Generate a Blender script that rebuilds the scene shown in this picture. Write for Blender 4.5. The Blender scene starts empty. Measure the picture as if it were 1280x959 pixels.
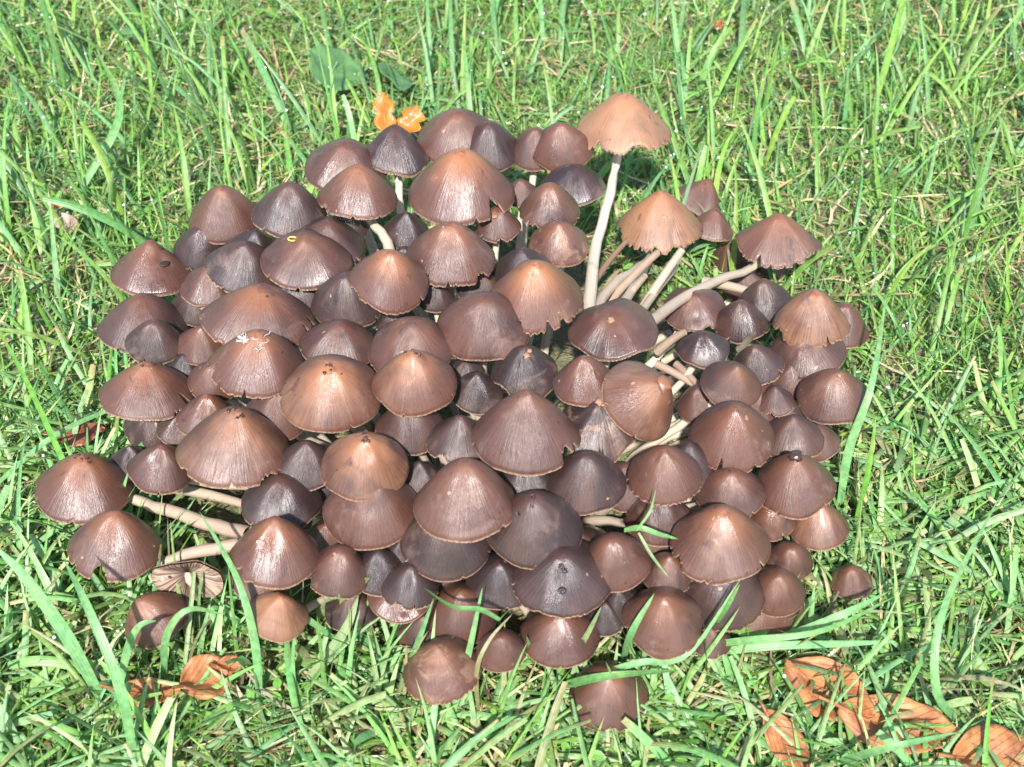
import bpy, math, random
import numpy as np
from mathutils import Vector, Matrix, noise as mnoise

random.seed(7)
np.random.seed(7)
scn = bpy.context.scene
COL = scn.collection
R_ = math.radians

# ------------------------------------------------------------------ camera
FPX = 1778.0                       # focal length in photo pixels (1280 wide)
PITCH = R_(40)
TARGET = Vector((0, 0, 0.03))
DIST = 0.62
fwd = Vector((0, math.cos(PITCH), -math.sin(PITCH)))
CAM = TARGET - fwd * DIST
cd = bpy.data.cameras.new("camera")
cd.lens = 36.0 * FPX / 1280.0
cd.sensor_width = 36
cd.clip_start = 0.01
cd.clip_end = 200
cd.dof.use_dof = True
cd.dof.focus_distance = 0.60
cd.dof.aperture_fstop = 22
cam = bpy.data.objects.new("camera", cd)
cam.location = CAM
cam.rotation_euler = (math.pi / 2 - PITCH, 0, 0)
COL.objects.link(cam)
scn.camera = cam
RIGHT = Vector((1, 0, 0))
UP = Vector((0, math.sin(PITCH), math.cos(PITCH)))

# ------------------------------------------------------------------ light
SUN_EL = R_(43)
SUN_AZ = R_(-4.5)                    # sun stands behind the camera, a little to the left
sun_dir = Vector((math.sin(SUN_AZ) * math.cos(SUN_EL), -math.cos(SUN_AZ) * math.cos(SUN_EL), math.sin(SUN_EL)))
w = bpy.data.worlds.new("World")
scn.world = w
w.use_nodes = True
nt = w.node_tree
bg = nt.nodes['Background']
sky = nt.nodes.new('ShaderNodeTexSky')
sky.sky_type = 'NISHITA'
sky.sun_disc = False
sky.sun_elevation = SUN_EL
sky.sun_rotation = math.pi + R_(4.5)
nt.links.new(sky.outputs[0], bg.inputs[0])
bg.inputs[1].default_value = 0.15
sl = bpy.data.lights.new("sun", 'SUN')
sl.energy = 5.0
sl.angle = R_(1.5)
sl.color = (1.0, 0.975, 0.95)
so = bpy.data.objects.new("sun", sl)
so.rotation_euler = sun_dir.to_track_quat('Z', 'Y').to_euler()
so.location = (0, -3, 4)
COL.objects.link(so)
scn.view_settings.view_transform = 'Standard'
scn.view_settings.look = 'None'
scn.view_settings.exposure = 0.97
scn.view_settings.gamma = 1.0
scn.view_settings.use_curve_mapping = False
scn.render.engine = 'CYCLES'
scn.render.resolution_x = 1024
scn.render.resolution_y = 767

# ------------------------------------------------------------------ helpers
def ray(px, py):
    d = fwd + RIGHT * ((px - 640) / FPX) + UP * ((479.5 - py) / FPX)
    return d                       # forward component is 1: parameter = depth

def on_ground(px, py, z=0.0):
    d = ray(px, py)
    return CAM + d * ((z - CAM.z) / d.z)

CX, CY, AX, AY = -0.015, 0.005, 0.195, 0.175
def dome(x, y):
    back = min(1.0, max(0.0, (y - CY) / 0.08))
    ay = AY + 0.045 * back
    rho = ((x - CX) / AX) ** 2 + ((y - CY) / ay) ** 2
    return 0.014 + 0.058 * max(0.0, 1 - rho ** (1 + 1.2 * back))

def on_dome(px, py):
    d = ray(px, py)
    t0, t1 = 0.3, (0.012 - CAM.z) / d.z
    # march until below the dome
    t = t0
    while t < t1:
        p = CAM + d * t
        if p.z < dome(p.x, p.y):
            return t
        t += 0.0015
    return t1

def link(o, parent=None):
    COL.objects.link(o)
    if parent is not None:
        o.parent = parent
    return o

def tag(o, label=None, cat=None, group=None, kind=None):
    if label: o['label'] = label
    if cat: o['category'] = cat
    if group: o['group'] = group
    if kind: o['kind'] = kind
    return o

def np_mesh(name, verts, faces, mat, smooth=True):
    """faces: (n,4) or (n,3) int array"""
    verts = np.asarray(verts, dtype=np.float32)
    faces = np.asarray(faces, dtype=np.int32)
    me = bpy.data.meshes.new(name)
    n, k = faces.shape
    me.vertices.add(len(verts))
    me.vertices.foreach_set('co', verts.ravel())
    me.loops.add(n * k)
    me.loops.foreach_set('vertex_index', faces.ravel())
    me.polygons.add(n)
    me.polygons.foreach_set('loop_start', np.arange(0, n * k, k, dtype=np.int32))
    me.polygons.foreach_set('loop_total', np.full(n, k, dtype=np.int32))
    me.polygons.foreach_set('use_smooth', np.full(n, smooth))
    me.update(calc_edges=True)
    if mat: me.materials.append(mat)
    return me

def vec_attr(me, name, arr):
    a = me.attributes.new(name, 'FLOAT_VECTOR', 'POINT')
    a.data.foreach_set('vector', np.asarray(arr, dtype=np.float32).ravel())

def f_attr(me, name, arr):
    a = me.attributes.new(name, 'FLOAT', 'POINT')
    a.data.foreach_set('value', np.asarray(arr, dtype=np.float32).ravel())

def grid_faces(rows, cols, wrap):
    r = np.arange(rows - 1)[:, None]
    c = np.arange(cols if wrap else cols - 1)[None, :]
    c2 = (c + 1) % cols
    a = r * cols + c; b = r * cols + c2; d = (r + 1) * cols + c; e = (r + 1) * cols + c2
    return np.stack([a + 0 * b, b, e, d], -1).reshape(-1, 4)

# ------------------------------------------------------------------ materials
class NT:
    def __init__(s, name):
        s.m = bpy.data.materials.new(name); s.m.use_nodes = True
        s.t = s.m.node_tree
        s.b = s.t.nodes['Principled BSDF']
        s.out = s.t.nodes['Material Output']
    def n(s, typ, **kw):
        nd = s.t.nodes.new(typ)
        for k, v in kw.items(): setattr(nd, k, v)
        return nd
    def l(s, a, b): s.t.links.new(a, b)
    def val(s, sock, v):
        if hasattr(v, 'is_output') or isinstance(v, bpy.types.NodeSocket): s.l(v, sock)
        else: sock.default_value = v
    def attr(s, name, kind='GEOMETRY'):
        return s.n('ShaderNodeAttribute', attribute_name=name, attribute_type=kind)
    def math(s, op, a, b=0.0, c=0.0, clamp=False):
        nd = s.n('ShaderNodeMath', operation=op, use_clamp=clamp)
        s.val(nd.inputs[0], a); s.val(nd.inputs[1], b); s.val(nd.inputs[2], c)
        return nd.outputs[0]
    def vm(s, op, a, b):
        nd = s.n('ShaderNodeVectorMath', operation=op)
        s.val(nd.inputs[0], a); s.val(nd.inputs[1], b)
        return nd.outputs[0]
    def mix(s, f, a, b, blend='MIX'):
        nd = s.n('ShaderNodeMix', data_type='RGBA', blend_type=blend)
        s.val(nd.inputs[0], f)
        s.val(nd.inputs[6], a if not isinstance(a, tuple) else (*a, 1))
        s.val(nd.inputs[7], b if not isinstance(b, tuple) else (*b, 1))
        return nd.outputs[2]
    def noise(s, vec, scale, detail=3, rough=0.55, dist=0.0):
        nd = s.n('ShaderNodeTexNoise')
        if vec is not None: s.l(vec, nd.inputs['Vector'])
        nd.inputs['Scale'].default_value = scale
        nd.inputs['Detail'].default_value = detail
        nd.inputs['Roughness'].default_value = rough
        nd.inputs['Distortion'].default_value = dist
        return nd.outputs[0]
    def ramp(s, f, stops):
        nd = s.n('ShaderNodeMapRange', interpolation_type='SMOOTHSTEP')
        s.val(nd.inputs[0], f)
        nd.inputs[1].default_value, nd.inputs[2].default_value = stops[0], stops[1]
        nd.inputs[3].default_value, nd.inputs[4].default_value = stops[2], stops[3]
        return nd.outputs[0]
    def bump(s, h, strength, dist):
        nd = s.n('ShaderNodeBump')
        nd.inputs['Strength'].default_value = strength
        nd.inputs['Distance'].default_value = dist
        s.l(h, nd.inputs['Height'])
        s.l(nd.outputs[0], s.b.inputs['Normal'])

def mat_cap():
    M = NT('mushroom_cap_skin')
    pol = M.attr('polar').outputs['Vector']            # cos, sin, radial fraction
    edge = M.attr('edge').outputs['Fac']
    tone = M.attr('tone', 'OBJECT').outputs['Fac']
    apex = M.attr('apex', 'OBJECT').outputs['Fac']
    wet = M.attr('wet', 'OBJECT').outputs['Fac']
    rnd = M.n('ShaderNodeObjectInfo').outputs['Random']
    sh = M.n('ShaderNodeCombineXYZ'); M.l(M.math('MULTIPLY', rnd, 37.0), sh.inputs[0]); M.l(M.math('MULTIPLY', rnd, 71.0), sh.inputs[2])
    sep = M.n('ShaderNodeSeparateXYZ'); M.l(pol, sep.inputs[0])
    v = sep.outputs[2]
    obj = M.n('ShaderNodeTexCoord').outputs['Object']
    objs = M.vm('ADD', obj, sh.outputs[0])
    streak_v = M.vm('ADD', M.vm('MULTIPLY', pol, (11.0, 11.0, 1.1)), sh.outputs[0])
    streak = M.noise(streak_v, 1.6, 4, 0.65)
    fine = M.noise(M.vm('MULTIPLY', streak_v, (3.2, 3.2, 1.5)), 1.7, 3, 0.6)
    patch = M.noise(objs, 55, 3, 0.55, 0.4)
    speck = M.noise(objs, 900, 2, 0.6)
    # base
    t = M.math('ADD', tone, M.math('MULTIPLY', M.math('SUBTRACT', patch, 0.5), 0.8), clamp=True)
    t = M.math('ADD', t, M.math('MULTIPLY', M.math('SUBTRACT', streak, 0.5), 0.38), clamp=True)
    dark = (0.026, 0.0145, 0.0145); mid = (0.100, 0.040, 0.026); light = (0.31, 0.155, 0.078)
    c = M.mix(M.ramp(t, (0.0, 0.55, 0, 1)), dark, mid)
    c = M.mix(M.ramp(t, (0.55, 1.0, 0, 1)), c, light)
    # orange crown
    av = M.math('ADD', v, M.math('MULTIPLY', M.math('SUBTRACT', streak, 0.5), 0.5))
    af = M.math('MULTIPLY', M.ramp(av, (0.10, 0.80, 1.15, 0)), apex)
    c = M.mix(af, c, (0.30, 0.118, 0.048))
    # wrinkled reddish umbo
    um = M.math('MULTIPLY', M.ramp(v, (0.05, 0.24, 1, 0)), M.ramp(M.noise(objs, 420, 2, 0.6), (0.45, 0.6, 0, 1)))
    c = M.mix(M.math('MULTIPLY', um, 0.55), c, (0.075, 0.022, 0.014))
    # ashy bloom away from the crown
    gr = M.math('MULTIPLY', M.ramp(v, (0.35, 0.9, 0, 1)), M.ramp(patch, (0.35, 0.7, 0.0, 0.38)))
    c = M.mix(gr, c, (0.084, 0.046, 0.038))
    # streak lightness
    c = M.mix(M.ramp(fine, (0.3, 0.7, 0.13, 0.0)), c, (0.035, 0.018, 0.013))
    # dried dark zones and pale spore dust
    big = M.noise(objs, 34, 4, 0.6, 1.2)
    c = M.mix(M.ramp(big, (0.53, 0.70, 0, 0.40)), c, (0.030, 0.017, 0.016))
    c = M.mix(M.math('MULTIPLY', M.ramp(M.noise(objs, 47, 5, 0.7, 0.8), (0.55, 0.72, 0, 0.40)), M.ramp(v, (0.2, 0.6, 0.2, 1))), c, (0.22, 0.145, 0.115))
    c = M.mix(M.ramp(M.noise(objs, 520, 1, 0.4), (0.76, 0.80, 0, 0.8)), c, (0.020, 0.012, 0.010))
    peel = M.attr('peel', 'OBJECT').outputs['Fac']
    pm = M.math('MULTIPLY', peel, M.math('MULTIPLY', M.ramp(M.noise(objs, 85, 4, 0.65, 0.8), (0.50, 0.62, 0, 0.6)), M.ramp(v, (0.1, 0.9, 1, 0.5))))
    c = M.mix(pm, c, (0.34, 0.20, 0.12))
    # pale spots and small dark stains
    sp = M.math('MULTIPLY', M.ramp(M.noise(objs, 260, 1, 0.4), (0.77, 0.80, 0, 1)), 0.55)
    c = M.mix(sp, c, (0.42, 0.27, 0.18))
    st = M.math('MULTIPLY', M.ramp(M.noise(objs, 130, 2, 0.5, 0.6), (0.66, 0.72, 0, 1)), 0.55)
    c = M.mix(st, c, (0.03, 0.018, 0.016))
    # pale margin
    ed = M.ramp(edge, (0.986, 1.0, 0, 0.6))
    edn = M.math('MULTIPLY', ed, M.ramp(M.noise(streak_v, 1.2, 2), (0.3, 0.6, 0.25, 0.9)))
    c = M.mix(edn, c, (0.42, 0.26, 0.17))
    M.l(c, M.b.inputs['Base Color'])
    ro = M.math('ADD', M.math('MULTIPLY', wet, -0.20), 0.47)
    ro = M.math('ADD', ro, M.math('MULTIPLY', M.math('SUBTRACT', big, 0.5), 0.9))
    M.l(ro, M.b.inputs['Roughness'])
    M.b.inputs['Specular IOR Level'].default_value = 0.6
    M.b.inputs['Coat Roughness'].default_value = 0.30
    M.l(M.math('MULTIPLY', M.math('MULTIPLY', wet, wet), M.ramp(patch, (0.42, 0.62, 0.0, 0.6))), M.b.inputs['Coat Weight'])
    M.b.inputs['Subsurface Weight'].default_value = 0.0
    h = M.math('ADD', M.math('MULTIPLY', streak, 0.9), M.math('MULTIPLY', fine, 0.55))
    h = M.math('MULTIPLY', h, M.ramp(v, (0.03, 0.4, 0.1, 1)))
    h = M.math('ADD', h, M.math('MULTIPLY', M.noise(objs, 330, 3, 0.6), M.ramp(v, (0.08, 0.35, 1.1, 0.18))))
    h = M.math('ADD', h, M.math('MULTIPLY', speck, 0.08))
    M.bump(h, 0.38, 0.0010)
    return M.m

def mat_gills():
    M = NT('gill_flesh')
    pol = M.attr('polar').outputs['Vector']
    edge = M.attr('edge').outputs['Fac']
    sep = M.n('ShaderNodeSeparateXYZ'); M.l(pol, sep.inputs[0])
    s = M.noise(M.vm('MULTIPLY', pol, (16, 16, 0.6)), 1.5, 2)
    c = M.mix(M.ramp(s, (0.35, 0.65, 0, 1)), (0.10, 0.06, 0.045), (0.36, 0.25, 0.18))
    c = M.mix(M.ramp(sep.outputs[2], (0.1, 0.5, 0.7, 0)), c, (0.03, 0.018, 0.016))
    M.l(c, M.b.inputs['Base Color'])
    M.b.inputs['Roughness'].default_value = 0.7
    return M.m

def mat_stem():
    M = NT('stem_flesh')
    st = M.attr('tone', 'OBJECT').outputs['Fac']
    pol = M.attr('polar').outputs['Vector']
    sep = M.n('ShaderNodeSeparateXYZ'); M.l(pol, sep.inputs[0])
    obj = M.n('ShaderNodeTexCoord').outputs['Object']
    n1 = M.noise(M.vm('MULTIPLY', pol, (7, 7, 3)), 1.4, 4, 0.65)
    n2 = M.noise(obj, 160, 3)
    c = M.mix(st, (0.24, 0.145, 0.105), (0.72, 0.63, 0.47))
    low = M.math('MULTIPLY', M.ramp(sep.outputs[2], (0.45, 1.0, 0, 1)), 0.4)
    c = M.mix(low, c, (0.27, 0.17, 0.11))
    c = M.mix(M.ramp(n1, (0.35, 0.7, 0.28, 0)), c, (0.20, 0.13, 0.09))
    c = M.mix(M.ramp(n2, (0.6, 0.75, 0, 0.35)), c, (0.16, 0.09, 0.06))
    M.l(c, M.b.inputs['Base Color'])
    M.b.inputs['Roughness'].default_value = 0.5
    M.b.inputs['Subsurface Weight'].default_value = 0.15
    M.b.inputs['Subsurface Radius'].default_value = (0.004, 0.002, 0.001)
    M.b.inputs['Subsurface Scale'].default_value = 0.5
    M.bump(n1, 0.5, 0.0006)
    return M.m

def mat_blade(name, rough, transl, spec):
    M = NT(name)
    col = M.attr('tint').outputs['Vector']
    vein = M.attr('across').outputs['Fac']
    geo = M.n('ShaderNodeNewGeometry')
    n1 = M.noise(geo.outputs['Position'], 420, 2)
    n2 = M.noise(geo.outputs['Position'], 70, 2)
    wv = M.math('SINE', M.math('MULTIPLY', vein, 13.0))
    c = M.mix(M.math('MULTIPLY', M.math('ADD', wv, 1.0), 0.05), col, (0.26, 0.40, 0.14), 'MIX')
    ax_ = M.math('ABSOLUTE', vein)
    c = M.mix(M.ramp(ax_, (0.0, 0.14, 0.28, 0)), c, (0.30, 0.42, 0.18))
    n3 = M.noise(geo.outputs['Position'], 160, 4, 0.7)
    c = M.mix(M.ramp(n3, (0.62, 0.72, 0, 0.6)), c, (0.30, 0.24, 0.10))
    hs = M.n('ShaderNodeHueSaturation')
    M.l(c, hs.inputs['Color']); M.l(M.ramp(n1, (0.3, 0.7, 0.82, 1.18)), hs.inputs['Value'])
    M.l(M.ramp(n2, (0.3, 0.7, 0.485, 0.515)), hs.inputs['Hue'])
    c = hs.outputs[0]
    M.l(c, M.b.inputs['Base Color'])
    M.b.inputs['Roughness'].default_value = rough
    M.b.inputs['Specular IOR Level'].default_value = spec
    M.bump(wv, 0.2, 0.0002)
    tr = M.n('ShaderNodeBsdfTranslucent')
    hs2 = M.n('ShaderNodeHueSaturation'); M.l(c, hs2.inputs['Color'])
    hs2.inputs['Saturation'].default_value = 1.2; hs2.inputs['Value'].default_value = 1.3
    M.l(hs2.outputs[0], tr.inputs['Color'])
    ms = M.n('ShaderNodeMixShader'); ms.inputs[0].default_value = transl
    M.l(M.b.outputs[0], ms.inputs[1]); M.l(tr.outputs[0], ms.inputs[2])
    M.l(ms.outputs[0], M.out.inputs['Surface'])
    return M.m

def mat_ground():
    M = NT('lawn_soil_and_moss')
    g = M.n('ShaderNodeNewGeometry').outputs['Position']
    a = M.noise(g, 26, 5, 0.6, 0.6); b = M.noise(g, 130, 5, 0.7, 0.4); d = M.noise(g, 600, 3, 0.7)
    c = M.mix(M.ramp(a, (0.4, 0.6, 0, 1)), (0.22, 0.18, 0.10), (0.16, 0.24, 0.06))
    c = M.mix(M.ramp(b, (0.5, 0.68, 0, 0.9)), c, (0.40, 0.33, 0.18))
    c = M.mix(M.ramp(d, (0.42, 0.65, 0.5, 0)), c, (0.06, 0.045, 0.025))
    M.l(c, M.b.inputs['Base Color'])
    M.b.inputs['Roughness'].default_value = 0.75
    M.bump(M.math('ADD', b, M.math('MULTIPLY', d, 0.5)), 1.0, 0.004)
    return M.m

def mat_leaf(name, c1, c2, cv, rough=0.45):
    M = NT(name)
    uv = M.attr('leafco').outputs['Vector']           # x along, y across (signed)
    sep = M.n('ShaderNodeSeparateXYZ'); M.l(uv, sep.inputs[0])
    obj = M.n('ShaderNodeTexCoord').outputs['Object']
    ay = M.math('ABSOLUTE', sep.outputs[1])
    ph = M.math('SUBTRACT', sep.outputs[0], M.math('MULTIPLY', ay, 0.75))
    wv = M.math('ABSOLUTE', M.math('SINE', M.math('MULTIPLY', ph, 19.0)))
    vein = M.math('MAXIMUM', M.ramp(wv, (0.0, 0.22, 1, 0)), M.ramp(ay, (0.0, 0.03, 1, 0)))
    n1 = M.noise(obj, 90, 4, 0.65, 0.5); n2 = M.noise(obj, 350, 3)
    c = M.mix(M.ramp(n1, (0.35, 0.65, 0, 1)), c1, c2)
    c = M.mix(M.ramp(n2, (0.55, 0.75, 0, 0.5)), c, tuple(x * 0.35 for x in c1))
    c = M.mix(M.math('MULTIPLY', vein, 0.3), c, cv)
    M.l(c, M.b.inputs['Base Color'])
    M.b.inputs['Roughness'].default_value = rough
    M.bump(M.math('ADD', M.math('MULTIPLY', vein, -0.3), M.math('MULTIPLY', n1, 0.8)), 0.7, 0.0012)
    return M.m

def mat_plain(name, col, rough, metal=0.0, spec=0.5):
    M = NT(name)
    obj = M.n('ShaderNodeTexCoord').outputs['Object']
    n1 = M.noise(obj, 300, 3)
    c = M.mix(M.ramp(n1, (0.35, 0.65, 0, 0.5)), col, tuple(x * 0.6 for x in col))
    M.l(c, M.b.inputs['Base Color'])
    M.b.inputs['Roughness'].default_value = rough
    M.b.inputs['Metallic'].default_value = metal
    M.b.inputs['Specular IOR Level'].default_value = spec
    return M.m

def mat_dew():
    M = NT('dew_water')
    M.b.inputs['Base Color'].default_value = (0.92, 0.96, 0.95, 1)  # whitish, half metallic colour carries the glint of the drops
    M.b.inputs['Roughness'].default_value = 0.28
    M.b.inputs['Metallic'].default_value = 0.55
    return M.m

CAPM, GILLM, STEMM = mat_cap(), mat_gills(), mat_stem()
BLADEM = mat_blade('grass_blade_green', 0.42, 0.32, 0.5)
DEADM = mat_blade('dead_straw', 0.6, 0.12, 0.25)
GROUNDM = mat_ground()
DEWM = mat_dew()

# ------------------------------------------------------------------ ground (one sheet, fine near the cluster, out to the horizon)
def gh(x, y):
    z = 0.004 * mnoise.noise(Vector((x * 9, y * 9, 0.3))) + 0.003 * mnoise.noise(Vector((x * 35, y * 35, 1.3)))
    return z - 0.002
def build_ground():
    n = 281
    u = np.linspace(-1, 1, n)
    c = np.sign(u) * (0.9 * np.abs(u) + 60 * np.abs(u) ** 9)
    X, Y = np.meshgrid(c, c + 0.25)
    V = np.zeros((n * n, 3)); V[:, 0] = X.ravel(); V[:, 1] = Y.ravel()
    rad = np.hypot(V[:, 0], V[:, 1])
    for i in np.nonzero(rad < 3.0)[0]:
        V[i, 2] = gh(V[i, 0], V[i, 1])
    me = np_mesh('ground', V, grid_faces(n, n, False), GROUNDM)
    tag(link(bpy.data.objects.new('ground', me)), kind='structure')
build_ground()

# ------------------------------------------------------------------ grass
def blade_mesh(name, P, head, tilt, bend, L, W, tint, mat, rows=6, cross=3, twist=None, clip=None, side=None):
    """P (n,3) roots; arrays of length n. Every blade a folded, tapering, bending strip."""
    n = len(P)
    t = np.linspace(0, 1, rows)
    pos = np.zeros((n, rows, 3)); pos[:, 0] = P
    hd = np.stack([np.cos(head), np.sin(head), 0 * head], -1)
    sd = np.stack([-np.sin(head), np.cos(head), 0 * head], -1)
    up = np.array([0, 0, 1.0])
    if side is None: side = np.random.normal(0, 0.25, n)
    if twist is None: twist = np.random.normal(0, 0.7, n)
    if clip is None: clip = np.zeros(n)
    tang = np.zeros((n, rows, 3))
    for r in range(rows):
        a = tilt + bend * t[r] ** 1.4
        b = side * t[r]
        d = hd * (np.sin(a) * np.cos(b))[:, None] + sd * (np.sin(a) * np.sin(b))[:, None] + up * np.cos(a)[:, None]
        tang[:, r] = d
        if r: pos[:, r] = pos[:, r - 1] + (tang[:, r] + tang[:, r - 1]) * 0.5 * (L / (rows - 1))[:, None]
    # do not go under the soil
    pos[:, 1:, 2] = np.maximum(pos[:, 1:, 2], 0.0015 + 0.004 * np.random.rand(n)[:, None])
    nrm = np.cross(tang, sd[:, None, :]); nrm /= np.linalg.norm(nrm, axis=-1, keepdims=True) + 1e-9
    tw = twist[:, None] * t[None, :]
    wd = sd[:, None, :] * np.cos(tw)[..., None] + nrm * np.sin(tw)[..., None]
    nn = -sd[:, None, :] * np.sin(tw)[..., None] + nrm * np.cos(tw)[..., None]
    prof = (0.55 + 0.75 * t) * 0 + np.clip(0.6 + 1.6 * t, 0, 1)
    taper = np.clip(1 - t, 0, 1) ** 0.55
    pr = prof[None, :] * (taper[None, :] * (1 - clip[:, None]) + clip[:, None] * np.where(t > 0.99, 0.75, 1.0)[None, :])
    ws = W[:, None] * 0.5 * pr
    offs = [-1, 0, 1] if cross == 3 else [-1, 1]
    V = np.zeros((n, rows, len(offs), 3))
    for k, o in enumerate(offs):
        V[:, :, k] = pos + wd * (ws * o)[..., None] + (nn * (ws * 0.45)[..., None] if o == 0 else 0)
    C = len(offs)
    base = grid_faces(rows, C, False)
    F = (base[None] + (np.arange(n) * rows * C)[:, None, None]).reshape(-1, 4)
    me = np_mesh(name, V.reshape(-1, 3), F, mat)
    tt = np.repeat(tint[:, None, :], rows * C, 1)
    shade = np.ones((n, rows, C, 1))
    # pale sheath at the foot of the blade
    foot = np.clip(1 - t * 4, 0, 1)[None, :, None, None]
    tt = tt.reshape(n, rows, C, 3) * (1 - 0.4 * foot) + np.array([0.20, 0.24, 0.08]) * 0.4 * foot
    dry = (np.random.rand(n) < 0.3)[:, None, None, None] * np.clip((t - 0.82) * 6, 0, 1)[None, :, None, None]
    tt = tt * (1 - dry) + np.array([0.36, 0.27, 0.13]) * dry
    vec_attr(me, 'tint', tt)
    f_attr(me, 'across', np.broadcast_to(np.array(offs, float)[None, None, :], (n, rows, C)))
    return me

GREENS = np.array([[0.120, 0.265, 0.045], [0.165, 0.320, 0.060], [0.085, 0.220, 0.055], [0.190, 0.320, 0.075],
                   [0.115, 0.260, 0.085], [0.150, 0.300, 0.120], [0.075, 0.165, 0.042], [0.19, 0.34, 0.05]])
STRAW = np.array([[0.44, 0.34, 0.18], [0.50, 0.42, 0.26], [0.33, 0.22, 0.11], [0.40, 0.36, 0.16], [0.24, 0.14, 0.075]])

def in_cluster(x, y, k=1.0):
    return ((x + 0.006) / (0.158 * k)) ** 2 + ((y + 0.006) / (0.125 * k)) ** 2 < 1

def scatter(n, x0, x1, y0, y1, k, clump=0.0, cs=40, keep_cluster=False):
    out = np.zeros((0, 2))
    while len(out) < n:
        p = np.random.rand(n * 2, 2) * [x1 - x0, y1 - y0] + [x0, y0]
        # trapezoid: keep a wide margin round what the camera sees
        if not keep_cluster:
            ey = np.where(p[:, 1] > 0, np.where(p[:, 0] < 0.05, 0.165, 0.135), 0.125)
            m = ~(((p[:, 0] + 0.006) / (0.158 * k)) ** 2 + ((p[:, 1] + 0.006) / (ey * k)) ** 2 < 1)
            p = p[m]
        if clump > 0:
            f = np.sin(p[:, 0] * cs + 3 * np.sin(p[:, 1] * cs * 0.6)) * np.sin(p[:, 1] * cs * 1.1 + 2 * np.sin(p[:, 0] * cs * .7) + 1)
            p = p[np.random.rand(len(p)) < 1 - clump * (0.5 + 0.5 * f)]
        out = np.concatenate([out, p])
    return out[:n]

def zground(P2):
    return np.array([gh(x, y) for x, y in P2])

def lean_heading(P2, spread):
    """blades lean away from the camera: to the left on the left side, to the right on the right"""
    base = np.where(P2[:, 1] > 0.02, math.pi / 2, math.pi / 2) + np.where(P2[:, 0] < 0, 0.75, -0.35) * np.clip(np.abs(P2[:, 0]) * 6, 0, 1)
    near = np.clip((0.05 - P2[:, 1]) * 6, 0, 1)
    return base + np.random.normal(0, 1, len(P2)) * (spread + near * 1.3)

def tints(n, pal, w, var=0.16):
    idx = np.random.choice(len(pal), n, p=np.array(w) / sum(w))
    c = pal[idx] * (1 + np.random.normal(0, var, (n, 1))) * (1 + np.random.normal(0, 0.05, (n, 3)))
    return np.clip(c, 0.01, 0.7)

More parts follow.
